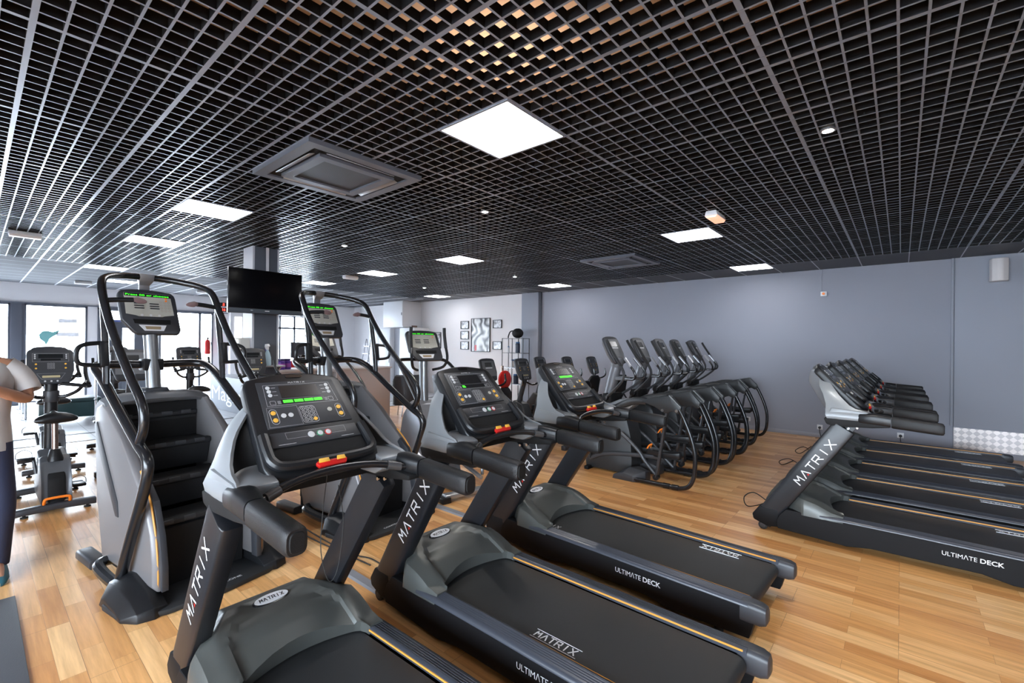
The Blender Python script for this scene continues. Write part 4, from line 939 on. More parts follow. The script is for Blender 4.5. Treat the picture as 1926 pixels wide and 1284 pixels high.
# ceiling lamps -----------------------------------------------------------
LN=['large white square ceiling light nearest the camera, left of the starburst spot','white square ceiling light beside the orange glowing exit lamp','white square ceiling light right of centre above the far cross trainers, between two small spots',
'white square ceiling light left of the cassette air conditioner, nearer of the left pair','white square ceiling light second of the left pair, farther from the camera','white square ceiling light above the second stair climber, next to the box lamp',
'white square ceiling light at the grey wall edge, right of the second air cassette','white square ceiling light over the dark corner strip of the grey wall','small far white square ceiling light over the white cabinets',
'white ceiling light partly behind the right edge of the wall screen','white ceiling light left of the wall screen, seen above the first stair climber hoop','white ceiling light hidden low behind the wall screen',
'flat white ceiling light just above the window beam and the first console','white square ceiling light in the grid behind the camera','white square ceiling light in the grid right of the camera','white square ceiling light above the right treadmill row']
p0=None
for k,((x0,x1,y0,y1),lb) in enumerate(zip(cells,LN)):
    cx,cy=(x0+x1)/2,(y0+y1)/2
    if p0 is None:
        p0=thing('ceiling_light',lb,'ceiling light',(cx,cy,3.0),group='square led ceiling panels')
        m=MB(); 
        for a,b,c,d in ((-.3,.3,-.3,-.285),(-.3,.3,.285,.3),(-.3,-.285,-.285,.285),(.285,.3,-.285,.285)): m.box(a,b,c,d,-.006,.02)
        m.build('frame',GRIDM,p0,smooth=False)
        m=MB(); m.box(-.286,.286,-.286,.286,-.003,.02); m.build('diffuser',LIGHTP,p0,smooth=False)
    else: dup(p0,(cx,cy,3.0-(0.0 if x0>GX0 else .004)),0,lb,'square led ceiling panels')
# spots
SP=[((-.37,3.56),'bright ceiling spot with a starburst, right of the large square light'),((-3.36,3.50),'small ceiling spot in the middle of the grid below the large square light'),((-3.34,7.38),'small ceiling spot beside the far air cassette'),
((-6.12,3.47),'small ceiling spot right of the column top'),((-6.09,7.25),'small ceiling spot between the two central far square lights'),((-9.1,7.32),'tiny farthest ceiling spot over the picture wall')]
s0=None
for (x,y),lb in SP:
    if s0 is None:
        s0=thing('ceiling_spot',lb,'spotlight',(x,y,3.0),group='small round ceiling spots')
        m=MB(); m.lathe([(.030,.0),(.033,-.006),(.045,-.004),(.045,.03),(.030,.03)]); m.build('bezel',ALU,s0)
        m=MB(); m.ball((0,0,-.001),.029,1,1,.35,6,14); m.build('lamp',SPOTM,s0)
    else: dup(s0,(x,y,3.0),0,lb,'small round ceiling spots')
# air cassettes
def cassette(c,lb):
    t=thing('air_conditioner',lb,'air conditioner',(c[0],c[1],3.0),group='ceiling cassette air conditioners')
    m=MB(); 
    for a,b,q,d in ((-.48,.48,-.48,-.40),(-.48,.48,.40,.48),(-.48,-.40,-.40,.40),(.40,.48,-.40,.40)): m.box(a,b,q,d,-.035,.0)
    m.build('surround',mat('cassette_grey',(.15,.16,.19),.35,metal=.4),t,smooth=False)
    m=MB(); m.box(-.47,.47,-.47,.47,-.02,.25); m.build('housing',BLKM,t,smooth=False)
    m=MB()
    for a,b,q,d in ((-.32,.32,-.32,-.25),(-.32,.32,.25,.32),(-.32,-.25,-.25,.25),(.25,.32,-.25,.25)): m.box(a,b,q,d,-.045,-.012)
    m.build('intake_frame',mat('cassette_grey',(.2,.2,.2)),t,smooth=False)
    m=MB(); m.box(-.25,.25,-.25,.25,-.03,-.02); m.build('intake_grille',GRILLE,t,smooth=False)
    for k in range(4):
        a=k*PI/2; m=MB(); m.obox((.36*math.cos(a),.36*math.sin(a),-.028),(.045,.56,.006),(0,.35,a)); m.build('louvre',mat('cassette_light',(.38,.39,.42),.3,metal=.4),t,bevel=.002)
    return t
cassette((-3.55,1.95),'large square cassette air conditioner left of the nearest ceiling light')
cassette((-3.55,6.93),'square cassette air conditioner far off beside a small spot')
# emergency lamps
def exit_lamp(c,rz,lb,glow):
    t=thing('emergency_lamp',lb,'emergency light',c,rz,group='ceiling emergency lamps')
    m=MB(); m.prism([(-.05,0),(.05,0),(.065,-.05),(-.065,-.05)],-.15,.15); m.build('housing',WHITEP,t,bevel=.006)
    m=MB(); m.prism([(-.062,-.05),(.062,-.05),(.045,-.072),(-.045,-.072)],-.145,.145); m.build('lens',mat('lens_glow',(.7,.65,.62),.3,emit=(1,.45,.25),estr=.5) if glow else mat('lens_pale',(.75,.74,.73),.3),t,bevel=.004)
    return t
exit_lamp((-1.50,5.05,2.998),0,'white emergency lamp with an orange glow next to a square ceiling light',True)
exit_lamp((-8.70,.45,2.998),0,'flat emergency lamp hanging at the far left of the ceiling grid',False)
exit_lamp((-8.75,5.1,2.998),0,'small box lamp on the ceiling right of the screen top',False)
exit_lamp((-14.7,1.7,2.99),0,'small white emergency lamp above the window beam',False)
exit_lamp((-14.6,4.1,2.99),0,'small white emergency lamp on the panels above the second window',False)

# ------------------------------------------------------------------ treadmills in place
GR='treadmills facing the mirror of the left row'
def D(a): return math.radians(a)
tm=make_treadmill('nearest black treadmill with full green message line and hanging cord','left row of treadmills','full',True,belt=())
tm.location=(-2.492,.944,0); tm.rotation_euler=(0,0,D(1.39))
tm2=make_treadmill('middle treadmill of the left row, short green message','left row of treadmills','dot',False,belt=('near',))
tm2.location=(-2.468,1.993,0); tm2.rotation_euler=(0,0,D(-.43))
tm3=make_treadmill('third treadmill of the left row, beside the cross trainers, wide green message','left row of treadmills','wide',False,belt=('far','hood'))
tm3.location=(-2.544,3.137,0); tm3.rotation_euler=(0,0,D(-2.11))
tr=make_treadmill('nearest treadmill of the right row, full side and lettering in view','right row of treadmills',None,False,belt=('far',))
tr.location=(-.919,4.865,0)
for y,lb in ((5.77,'second treadmill from the front in the right row'),(6.63,'third treadmill of the right row, middle one of five'),(7.53,'fourth treadmill of the right row, one before the wall'),(8.42,'fifth treadmill of the right row, closest to the grey wall')):
    dup(tr,(-.919,y,0),0,lb,'right row of treadmills')

# ------------------------------------------------------------------ furnishing
# wall screen on the column
t=thing('television','large flat black screen hung on the dark column','television',(-6.93,2.74,2.31))
m=MB(); m.box(-.05,.0,-.50,.50,-.31,.31); tv=m.build('casing',BLKG,t,bevel=.006)
m=MB(); m.box(.0,.004,-.485,.485,-.235,.298); m.build('screen',mat('screen_off',(.002,.002,.003),.12,spec=.25),t,smooth=False)
m=MB(); m.box(.0,.006,-.49,.49,-.305,-.242); m.build('lower_bezel',mat('bezel_grey',(.05,.06,.075),.3),t,bevel=.003)
m=MB(); m.box(.006,.008,-.03,.03,-.272,-.262); m.box(.006,.008,-.22,-.19,-.268,-.262); m.build('bezel_marks',WHT,t,smooth=False)
m=MB(); m.box(-.26,-.05,-.08,.10,-.12,.12); m.build('wall_bracket',BLKM,t,bevel=.01)
# led clock
t=thing('digital_clock','small box clock with red digits left of the wall screen','clock',(-16.43,5.12,2.70))
m=MB(); m.box(0,.06,-.15,.15,-.17,.17); m.build('casing',WHITEP,t,bevel=.01)
m=MB(); m.box(.06,.064,-.13,.13,.02,.14); m.box(.06,.064,-.13,.13,-.15,-.02); m.build('screen',DISP,t,smooth=False)
m=MB(); put_text(m,'5',(.066,.02,.04),(0,1,0),(0,0,1),.08,.06,bold=.02); put_text(m,'11:16',(.066,-.11,-.12),(0,1,0),(0,0,1),.08,.21,bold=.02); m.build('red_digits',REDL,t,smooth=False)
# fire extinguisher
t=thing('fire_extinguisher','red fire extinguisher hanging by the right window frame','fire extinguisher',(-16.32,4.72,1.22))
m=MB(); m.lathe([(.0,0),(.075,.0),(.08,.03),(.08,.36),(.05,.43),(.02,.45),(0,.45)],seg=18); m.build('cylinder',RED,t)
m=MB(); m.box(-.02,.06,-.02,.02,.45,.52); m.build('valve',BLK,t,bevel=.006)
m=MB(); m.tube([(.04,.0,.48),(.10,.06,.40),(.09,.09,.2),(.08,.09,.1)],.010,8,smooth=4); m.build('hose',RUB,t)
m=MB(); m.box(-.15,-.08,-.03,.03,.1,.3); m.build('wall_bracket',RED,t)
# light box, dispenser
t=thing('paper_dispenser','pale box dispenser on the left side of the dark column','dispenser',(-7.40,2.56,1.47))
m=MB(); m.box(-.14,.15,-.07,.085,0,.19); m.build('casing',mat('dispenser_cream',(.55,.54,.50),.4),t,bevel=.02,seg=3)
m=MB(); m.box(-.10,.10,-.05,.05,-.006,.002); m.build('slot',BLKM,t)
# shelf on the column and spray bottle
t=thing('wall_shelf','small grey ledge on the right front of the dark column','shelf',(-7.18,2.86,1.26))
m=MB(); m.box(0,.20,-.15,.17,-.02,0); m.build('board',mat('ledge_grey',(.33,.35,.38),.5),t,bevel=.003)
m=MB(); m.prism([(0,-.02),(.15,-.02),(0,-.12)],.12,.14); m.build('bracket',ALU,t)
t=thing('spray_bottle','spray bottle with pale blue liquid and violet trigger on the column ledge','spray bottle',(-7.05,2.80,1.26)); t.scale=(1.15,1.15,1.15)
m=MB(); m.lathe([(.0,0),(.042,.0),(.045,.02),(.043,.10),(.028,.16),(.014,.19),(.014,.20),(0,.20)],seg=18); m.build('bottle',mat('pale_blue_liquid',(.42,.60,.72),.2,coat=.3),t)
m=MB(); m.prism([(-.06,.235),(-.05,.27),(.02,.275),(.055,.245),(.015,.235),(.014,.20),(-.014,.20)],-.014,.014); m.build('spray_head',WHITEP,t,bevel=.005)
m=MB(); m.tube([(-.035,0,.24),(-.045,0,.21),(-.04,0,.185)],.008,8); m.build('trigger',mat('violet_plastic',(.12,.08,.45),.4),t)
# reception desk
t=thing('reception_desk','pale pink-beige reception desk behind the stair climbers','desk',(-8.42,4.7,0))
m=MB(); m.box(-.03,0,-1.15,1.17,0,1.07); m.build('front_panel',BEIGE,t,bevel=.003)
m=MB(); m.box(-.75,-.03,1.14,1.17,0,1.07); m.build('side_panel',BEIGE,t,bevel=.003)
m=MB(); m.box(-.75,-.03,-1.15,-1.12,0,1.07); m.build('side_panel',BEIGE,t,bevel=.003)
m=MB(); m.box(-.80,.03,-1.18,1.20,1.07,1.105); m.build('worktop',mat('worktop_pale',(.62,.58,.57),.35),t,bevel=.004)
m=MB()
for a in (-.48,-.30,-.12): m.box(0,.10,a-.008,a+.008,.80,1.06)
for z in (.80,.925,1.05): m.box(0,.10,-.488,-.112,z,z+.014)
m.build('pigeon_holes',WHITEP,t,bevel=.001)
def monitor(loc,w,h,lb,mt):
    t=thing('monitor',lb,'monitor',loc,group='computer monitors on the reception desk')
    m=MB(); m.box(-.02,.02,-w/2,w/2,.20,.20+h); m.build('panel',mt,t,bevel=.005)
    m=MB(); m.box(-.04,-.02,-.03,.03,.02,.3); m.build('stand',BLK,t)
    m=MB(); m.box(-.1,.1,-.11,.11,0,.02); m.build('base',BLK,t,bevel=.006)
monitor((-8.95,4.23,1.105),.50,.30,'larger dark monitor back on the reception desk',mat('monitor_back',(.05,.055,.07),.4))
monitor((-8.95,4.65,1.105),.26,.24,'smaller grey monitor right of the larger one',mat('monitor_grey',(.18,.19,.22),.4))
PUR=mat('purple_tub',(.10,.035,.30),.35)
for (y,x,lb) in ((3.66,-8.62,'purple supplement tub at the front end of the reception desk'),(3.80,-8.70,'second purple supplement tub just behind the first')):
    t=thing('supplement_tub',lb,'tub',(x,y,1.105),group='purple tubs on the reception desk')
    m=MB(); m.lathe([(0,0),(.065,0),(.07,.01),(.07,.14),(.055,.16),(0,.16)],seg=20); m.build('tub',PUR,t)
    m=MB(); m.lathe([(0,.16),(.062,.16),(.062,.195),(0,.195)],seg=20); m.build('lid',mat('dark_lid',(.05,.03,.12),.4),t)
    m=MB(); m.loft([[(.0705*math.cos(a),.0705*math.sin(a),z) for a in [k*PI/12 for k in range(-6,7)]] for z in (.04,.11)],caps=False); m.build('label',mat('pink_label',(.42,.10,.45),.5),t)
# chairs
t=thing('office_chair','red chair back seen just over the reception desk','chair',(-9.75,4.45,0))
m=MB(); m.box(-.22,.22,-.22,.22,.46,.54); m.build('seat',RED,t,bevel=.03,seg=3)
m=MB(); m.box(-.05,.0,-.22,.22,.65,1.22); m.build('backrest',RED,t,bevel=.02,seg=3)
m=MB(); m.cyl((0,0,.06),(0,0,.46),.025,10); m.box(-.04,.0,-.03,.03,.46,.7); m.build('stem',BLK,t)
for k in range(5):
    a=2*PI*k/5; m=MB(); m.tube([(0,0,.09),(.26*math.cos(a),.26*math.sin(a),.05)],.016,8); l=m.build('leg',BLK,t); m=MB(); m.ball((.26*math.cos(a),.26*math.sin(a),.028),.028); m.build('caster',RUB,l)
t=thing('tub_chair','black tub armchair standing by the right end of the reception desk','armchair',(-8.38,6.30,0),math.radians(-20))
m=MB(); rings=[]
for a in [math.radians(d) for d in range(-115,116,23)]:
    c,s=math.cos(a),math.sin(a); h=.92 if abs(a)<1.2 else .92-.25*(abs(a)-1.2)/.8
    rings.append([(.25*c,.27*s,.30),(.25*c,.27*s,h-.02),(.275*c,.30*s,h),(.31*c,.34*s,h-.03),(.30*c,.33*s,.26)])
m.loft(rings); m.build('shell',mat('black_leather',(.028,.030,.036),.42,bump=.2,bscale=80),t,angle=50)
m=MB(); m.loft([[(.27*math.cos(a),.28*math.sin(a),z) for a in [2*PI*k/20 for k in range(20)]] for z in (.34,.46)]); m.build('seat',mat('black_leather',(.03,.03,.03)),t,bevel=.02)
for a in (45,135,225,315):
    a=math.radians(a); m=MB(); m.tube([(.20*math.cos(a),.20*math.sin(a),.34),(.24*math.cos(a),.24*math.sin(a),0)],.014,8); m.build('leg',CHR,t)
# white cabinets on the far wall
def cabinet(x0,x1,y0,z0,z1,lb,n='tall_cabinet',doors=2,mt=WHITEP):
    t=thing(n,lb,'cabinet',((x0+x1)/2,9.79,z0)); w=(x1-x0)/2; d=9.79-y0; h=z1-z0
    m=MB(); m.box(-w,w,-d,0,0,h); m.build('body',mt,t,bevel=.006)
    for k in range(doors):
        a=-w+.01+k*(2*w-.01)/doors; b=a+(2*w-.01)/doors-.01
        m=MB(); m.box(a,b,-d-.018,-d,.04,h-.02); dd=m.build('door',mt,t,bevel=.004)
        m=MB(); m.box(b-.05,b-.03,-d-.04,-d-.018,h*.45,h*.55); m.build('handle',ALU,dd)
    return t
cabinet(-13.40,-12.32,9.05,2.14,2.995,'white boxed unit under the ceiling above the two tall cabinets','ceiling_box',1)
cabinet(-14.5,-13.2,9.20,0,2.12,'tall white cabinet on the left under the ceiling box')
cabinet(-12.68,-11.9,9.20,0,2.12,'tall white cabinet on the right under the ceiling box',doors=1)
m=MB(); m.box(-13.19,-12.69,9.35,9.79,0,2.11); o=m.build('locker',mat('locker_grey',(.36,.37,.41),.45),bevel=.006); tag(o,'grey locker wedged between the two tall white cabinets','locker')
o=MB(); o.box(-12.5,-12.28,9.4,9.6,2.12,2.2); b=o.build('box',mat('brown_card',(.20,.13,.11),.7),bevel=.004); tag(b,'small brown box lying on the right tall cabinet','box')
# ladder-like rack on the white wall
t=thing('step_ladder','thin grey step ladder leaning at the bright far wall','ladder',(-13.9,8.5,0))
for s in (-1,1):
    m=MB(); m.tube([(s*.25,0,0),(s*.13,.30,1.75)],.016,8); m.build('leg',ALU,t); m=MB(); m.tube([(s*.25,.62,0),(s*.13,.32,1.75)],.012,8); m.build('rear_leg',ALU,t)
for k in range(6):
    q=(k+1)/7; m=MB(); m.box(-.25+.12*q,.25-.12*q,.3*q-.04,.3*q+.04,1.75*q-.012,1.75*q+.012); m.build('rung',ALU,t)
# framed pictures
def picture(x0,x1,z0,z1,lb,mt,group=None):
    t=thing('picture',lb,'picture',((x0+x1)/2,9.80,(z0+z1)/2),group=group); w,h=(x1-x0)/2,(z1-z0)/2
    m=MB(); f=.018
    m.box(-w,w,-.03,0,h-f,h); m.box(-w,w,-.03,0,-h,-h+f); m.box(-w,-w+f,-.03,0,-h+f,h-f); m.box(w-f,w,-.03,0,-h+f,h-f); m.build('frame',BLK,t,bevel=.002)
    m=MB(); m.box(-w+f,w-f,-.015,0,-h+f,h-f); p=m.build('print',mt,t,smooth=False)
    return t
t=picture(-9.92,-9.14,1.38,2.38,'tall framed swirling black and silver print at the middle of the picture group',ART)
m=MB(); m.box(-.24,-.16,-.017,-.015,-.47,-.30); m.build('red_accent',mat('red_ink',(.55,.05,.06),.4),t,smooth=False)
for i,(a,b,lb) in enumerate(((2.07,2.31,'top'),(1.755,2.0,'middle'),(1.44,1.685,'bottom'))):
    picture(-10.38,-10.03,a,b,lb+' small framed photo in the column left of the tall print',PHOTO,'small framed photos')
picture(-9.03,-8.69,2.07,2.31,'upper small framed photo right of the tall print',PHOTO,'small framed photos')
picture(-9.03,-8.69,1.455,1.69,'lower small framed photo right of the tall print',PHOTO,'small framed photos')
picture(-11.75,-11.30,1.45,1.98,'framed sheet half hidden behind the silver cross trainer arm',PHOTO)
# wire shelf rack
t=thing('shelf_rack','thin black open shelf rack beside the grey pilaster','rack',(-7.89,9.45,0))
for x in (-.36,-.01,.36):
    for y in (-.13,.13):
        m=MB(); m.box(x-.008,x+.008,y-.008,y+.008,0,1.775); m.build('post',BLK,t,smooth=False)
for z in (.08,.55,.98,1.38,1.765):
    m=MB(); m.box(-.365,.365,-.135,.135,z-.006,z+.006); m.build('shelf',BLK if z>1.3 else ALU,t,smooth=False)
def jar(x,z,r,h,col,lb,g):
    t=thing('supplement_jar',lb,'jar',(x,9.43,z+.006),group=g)
    m=MB(); m.lathe([(0,0),(r,0),(r,h*.8),(r*.8,h*.86),(0,h*.86)],seg=14); m.build('jar',col,t)
    m=MB(); m.lathe([(0,h*.86),(r*.85,h*.86),(r*.85,h),(0,h)],seg=14); m.build('lid',mat('blue_lid',(.03,.12,.30),.4),t)
JB=mat('dark_blue_jar',(.02,.03,.06),.35)
jar(-7.80,1.38,.065,.29,JB,'tall dark blue jar on the second shelf of the rack','jars on the shelf rack')
jar(-7.96,.98,.055,.22,WHITEP,'white jar on the third shelf of the rack, left','jars on the shelf rack')
jar(-7.84,.98,.06,.24,JB,'dark jar on the third shelf of the rack, right','jars on the shelf rack')
jar(-8.12,1.38,.03,.17,WHITEP,'thin white bottle on the second shelf of the rack','jars on the shelf rack')
jar(-7.86,.55,.075,.26,JB,'dark blue jar on the low shelf of the rack','jars on the shelf rack')
t=thing('sports_bag','black rounded bag on top of the shelf rack','bag',(-7.88,9.45,1.772))
m=MB(); m.ball((.06,0,.135),.14,1.25,.85,.95,12,18); m.build('body',BLKM,t)
m=MB(); m.tube([(-.06,0,.20),(-.18,-.02,.18),(-.24,-.03,.06),(-.25,-.02,.01)],.016,8,smooth=4); m.build('strap',BLKM,t)
# weight plate tree
t=thing('plate_tree','brown post stand carrying a red weight plate, left of the shelf rack','weight stand',(-6.5,7.35,0))
m=MB(); m.box(-.2,.2,-.2,.2,0,.04); m.build('base',FRAME,t,bevel=.01)
m=MB(); m.cyl((0,0,.04),(0,0,1.15),.03,12); m.build('post',COPP,t)
for (z,col,r) in ((.86,RED,.19),(.50,BLK,.21)):
    m=MB(); m.cyl((.03,0,z),(.12,0,z),.02,10); pg=m.build('peg',CHR,t); m=MB(); m.cyl((.05,0,z),(.10,0,z),r,28); m.build('weight_plate',col,pg,bevel=.008)
# sockets, switch, speaker
def socket(x,z,lb,plug=True):
    t=thing('wall_socket',lb,'socket',(x,YW-.0,z),group='white wall sockets')
    m=MB(); m.box(-.042,.042,-.014,0,-.042,.042); m.build('plate',WHITEP,t,bevel=.004)
    if plug:
        m=MB(); m.cyl((0,-.014,-.005),(0,-.05,-.005),.022,14); p=m.build('plug',BLK,t); 
        m=MB(); m.tube([(0,-.045,-.01),(0,-.05,-.08),(.02,-.06,-z+.01),(-.05,-.14,-z+.006)],.005,6,smooth=4); m.build('cord',RUB,p)
socket(-1.10,.185,'white socket with black plug just left of the right treadmill row')
socket(.0,.185,'white socket with black plug right behind the treadmill handles')
socket(-2.27,.20,'small plain white socket behind the last cross trainer loop',False)
t=thing('wall_switch','small white box switch with a red dial high on the grey wall','switch',(-1.06,YW,2.56))
m=MB(); m.box(-.045,.045,-.04,0,-.04,.04); m.build('box',WHITEP,t,bevel=.005)
m=MB(); m.cyl((0,-.04,0),(0,-.06,0),.022,12); m.build('dial',ORG,t)
m=MB(); m.tube([(-.035,-.006,.04),(-.04,-.006,.20),(-.03,-.006,.44)],.005,6); m.build('conduit',GREYW2,t)
t=thing('loudspeaker','white curved loudspeaker mounted high at the right end of the wall','speaker',(1.08,YW-.045,2.76))
m=MB(); m.prism([(-.10,-.05),(.10,-.05),(.085,-.19),(.03,-.225),(-.03,-.225),(-.085,-.19)],-.165,.165,fn=lambda p,q:(p[0],p[1],q)); m.build('cabinet',mat('speaker_white',(.66,.63,.63),.5),t,bevel=.012,seg=3)
m=MB(); m.box(-.04,.04,-.05,.0,-.06,.06); m.build('wall_bracket',ALU,t)
# floor things
m=MB(); m.box(-4.2,-1.5,-1.4,.19,0,.008); o=m.build('floor_mat',mat('dark_rubber_mat',(.075,.082,.098),.55,bump=.3),bevel=.003); tag(o,'dark grey rubber floor mat at the lower left corner','mat')
STR=mat('strip_grey',(.30,.31,.34),.4,metal=.3)
for i,(x0,x1,y,lb) in enumerate(((-3.75,-2.62,2.99,'grey cable cover strip on the wood floor beside the silver cross trainer'),(-3.2,-2.53,1.72,'short grey cable cover strip behind the middle treadmill foot'))):
    m=MB(); m.prism([(-.04,0),(.04,0),(.028,.012),(-.028,.012)],x0,x1,fn=lambda p,q,y=y:(q,y+p[0],p[1])); o=m.build('cable_cover',STR); tag(o,lb,'cable cover','grey floor cable covers')
def cable(pts,lb,r=.005):
    m=MB(); m.tube(pts,r,6,smooth=6); o=m.build('power_cable',RUB); tag(o,lb,'cable','black floor cables')
cable([(-4.9,1.88,.006),(-4.35,1.90,.006),(-3.9,1.87,.006),(-3.55,1.86,.006),(-3.15,1.88,.006),(-2.98,1.93,.006),(-2.75,1.92,.006)],'black power cable curling on the floor left of the second stair climber')
cable([(-4.6,1.60,.006),(-4.3,1.77,.006),(-3.9,1.80,.006),(-3.6,1.81,.006),(-3.25,1.84,.006),(-2.9,1.87,.006)],'second black cable running beside the first toward the middle treadmill')
cable([(-.98,4.98,.12),(-1.10,5.0,.17),(-1.19,5.02,.10),(-1.16,5.05,.008),(-1.05,5.3,.008),(-1.06,5.7,.008)],'black cable loop at the nose of the nearest right treadmill')
cable([(-1.0,7.0,.08),(-1.13,7.05,.12),(-1.25,7.1,.06),(-1.22,7.15,.008),(-1.15,7.5,.008)],'black cable loop at the nose of the third right treadmill')
cable([(-1.0,7.9,.10),(-1.09,7.95,.14),(-1.2,8.0,.06),(-1.15,8.1,.008),(-1.1,8.8,.008)],'black cable loop at the nose of the fourth right treadmill')
# lobby: sign counter, bench, barrier posts
t=thing('sign_counter','low slate counter with large white lettering behind the bikes','counter',(-11.3,3.84,0))
m=MB(); m.box(-1.72,1.05,0,.5,0,.78); m.build('counter_body',mat('slate_panel',(.20,.215,.25),.5),t,bevel=.006)
m=MB(); put_text(m,'Magic',(-1.59,-.003,.22),(1,0,0),(0,0,1),.34,1.85); m.build('lettering',WHT,t,smooth=False); m=MB(); put_text(m,'F',(.50,-.003,.22),(1,0,0),(0,0,1),.34,.30); m.build('lettering',WHT,t,smooth=False)
t=thing('bench','low dark green padded bench near the windows','bench',(-12.9,1.30,0))
m=MB(); m.box(-.30,.30,-.45,.45,.06,.36); m.build('base',mat('deep_green',(.012,.045,.048),.35),t,bevel=.01)
m=MB(); m.box(-.31,.31,-.46,.46,.36,.44); m.build('cushion',mat('deep_green2',(.02,.05,.055),.45),t,bevel=.03,seg=3)
for x in (-.25,.25):
    for y in (-.4,.4):
        m=MB(); m.cyl((x,y,0),(x,y,.06),.02,8); m.build('foot',ALU,t)
pp=None
for i,(x,y,lb) in enumerate(((-12.33,1.63,'barrier post at the right end of the green bench'),(-13.35,.72,'nearest silver barrier post behind the person arm'),(-13.75,.74,'second silver barrier post from the person'),(-14.5,.74,'third silver barrier post from the person'),(-15.4,.74,'farthest silver barrier post close to the window'))):
    if pp is None:
        pp=thing('barrier_post',lb,'post',(x,y,0),group='silver barrier posts')
        m=MB(); m.lathe([(0,0),(.075,0),(.075,.008),(.022,.014),(.022,.88),(0,.89)],seg=14); m.build('post',CHR,pp)
        m=MB(); m.cyl((-.05,0,.42),(.05,0,.42),.022,10); m.build('clamp',ALU,pp)
    else: dup(pp,(x,y,0),0,lb,'silver barrier posts')
# window stickers (on the street side glass)
m=MB(); o=[(.0,.0),(-.10,.10),(-.13,.24),(-.05,.36),(.08,.38),(.20,.34),(.38,.42),(.30,.26),(.20,.18),(.12,.10),(.10,.02),(.04,-.10)]
m.prism([(1.20+a*.75,1.55+b*.75) for a,b in o],XW+.0,XW+.003,fn=lambda p,q:(q,p[0],p[1])); s_=m.build('window_sticker',mat('teal_film',(.20,.46,.45),.5),smooth=False); tag(s_,'pale teal blob sticker on the big window glass','sticker')
m=MB(); put_text(m,'29,90\u20ac',(XW+.002,4.40,1.60),(0,-1,0),(0,0,1),.11,.42); s_=m.build('window_sticker',mat('grey_film',(.30,.34,.40),.5),smooth=False); tag(s_,'grey price lettering stuck mirrored on the right window','sticker')
for y0,z0,w,b in ((1.45,2.05,.35,.1),(1.42,1.70,.42,.1)):
    m=MB(); m.box(XW+.0,XW+.003,y0,y0+w,z0,z0+b); s_=m.build('window_sticker',mat('white_film',(.86,.86,.88),.6),smooth=False); tag(s_,('upper' if z0>2 else 'lower')+' pale white film strip on the big window glass','sticker')

# ------------------------------------------------------------------ person
pr_=thing('person','person in a white t-shirt and navy jeans cut off by the left edge, forearm raised','person',(-4.65,.0,0))
def skinmesh(name,nodes,edges,m,parent,sub=2):
    me=bpy.data.meshes.new(name); me.from_pydata([n[0] for n in nodes],edges,[]); o=bpy.data.objects.new(name,me); COL.objects.link(o); o.parent=parent
    me.materials.append(m)
    bm=bmesh.new(); bm.from_mesh(me); ly=bm.verts.layers.skin.verify(); bm.verts.ensure_lookup_table()
    for i,(p,r) in enumerate(nodes):
        bm.verts[i][ly].radius=r if isinstance(r,tuple) else (r,r); bm.verts[i][ly].use_root=(i==0)
    bm.to_mesh(me); bm.free()
    o.modifiers.new('Skin','SKIN').use_smooth_shade=True; s=o.modifiers.new('Sub','SUBSURF'); s.levels=sub; s.render_levels=sub
    return o
B_=[((0,0,.95),(.13,.10)),((0,0,1.10),(.12,.10)),((0,0,1.28),(.145,.105)),((-.01,0,1.43),(.11,.08)),((0,0,1.50),.052),((.01,0,1.56),.05),
 ((.0,.11,.90),.082),((.02,.13,.52),.058),((.0,.125,.30),.055),((-.01,.12,.09),.038),((.10,.13,.045),.035),((.18,.135,.03),.025),
 ((.0,-.11,.90),.082),((.0,-.13,.50),.058),((-.02,-.125,.30),.055),((-.03,-.12,.09),.038),((.08,-.13,.045),.035),((.16,-.135,.03),.025),
 ((-.01,.175,1.425),.055),((-.02,.235,1.32),.048),((.02,.262,1.185),.040),((.14,.16,1.24),.040),((.23,.05,1.31),.026),
 ((-.01,-.175,1.425),.055),((-.02,-.24,1.32),.048),((.02,-.26,1.17),.040),((.15,-.17,1.20),.038),((.24,-.07,1.25),.026)]
E_=[(0,1),(1,2),(2,3),(3,4),(4,5),(0,6),(6,7),(7,8),(8,9),(9,10),(10,11),(0,12),(12,13),(13,14),(14,15),(15,16),(16,17),(3,18),(18,19),(19,20),(20,21),(21,22),(3,23),(23,24),(24,25),(25,26),(26,27)]
# head, five fingers per hand grow from the same skeleton
def addn(p,r,par):
    B_.append((p,r)); E_.append((par,len(B_)-1)); return len(B_)-1
h1=addn((.015,0,1.62),(.068,.07),5); h2=addn((.02,0,1.70),(.083,.078),h1); h3=addn((.01,0,1.78),(.06,.06),h2)
for wr,pd,s in ((22,(.27,.02,1.345),1),(27,(.28,-.04,1.285),-1)):
    pm=addn(pd,(.034,.018),wr)
    for k in range(4):
        a=addn((pd[0]+.035,pd[1]-s*.02+.0,pd[2]+.03-.020*k),.0085,pm); b=addn((pd[0]+.055,pd[1]-s*(.04+.004*(k%2)),pd[2]+.028-.019*k),.008,a); addn((pd[0]+.050,pd[1]-s*(.06-.004*k),pd[2]+.018-.017*k),.007,b)
    a=addn((pd[0]-.005,pd[1]-s*.02,pd[2]+.04),.010,pm); addn((pd[0]+.012,pd[1]-s*.045,pd[2]+.05),.008,a)
body=skinmesh('body',B_,E_,SKIN,pr_)
m=MB(); m.prism([(.075,1.70),(.105,1.675),(.085,1.665)],-.012,.012); m.build('nose',SKIN,pr_,bevel=.004)
for s in (-1,1):
    m=MB(); m.ball((.086,s*.03,1.71),.011); m.build('eye',WHT,pr_); m=MB(); m.ball((.01,s*.083,1.695),.03,.5,.3,1); m.build('ear',SKIN,pr_)
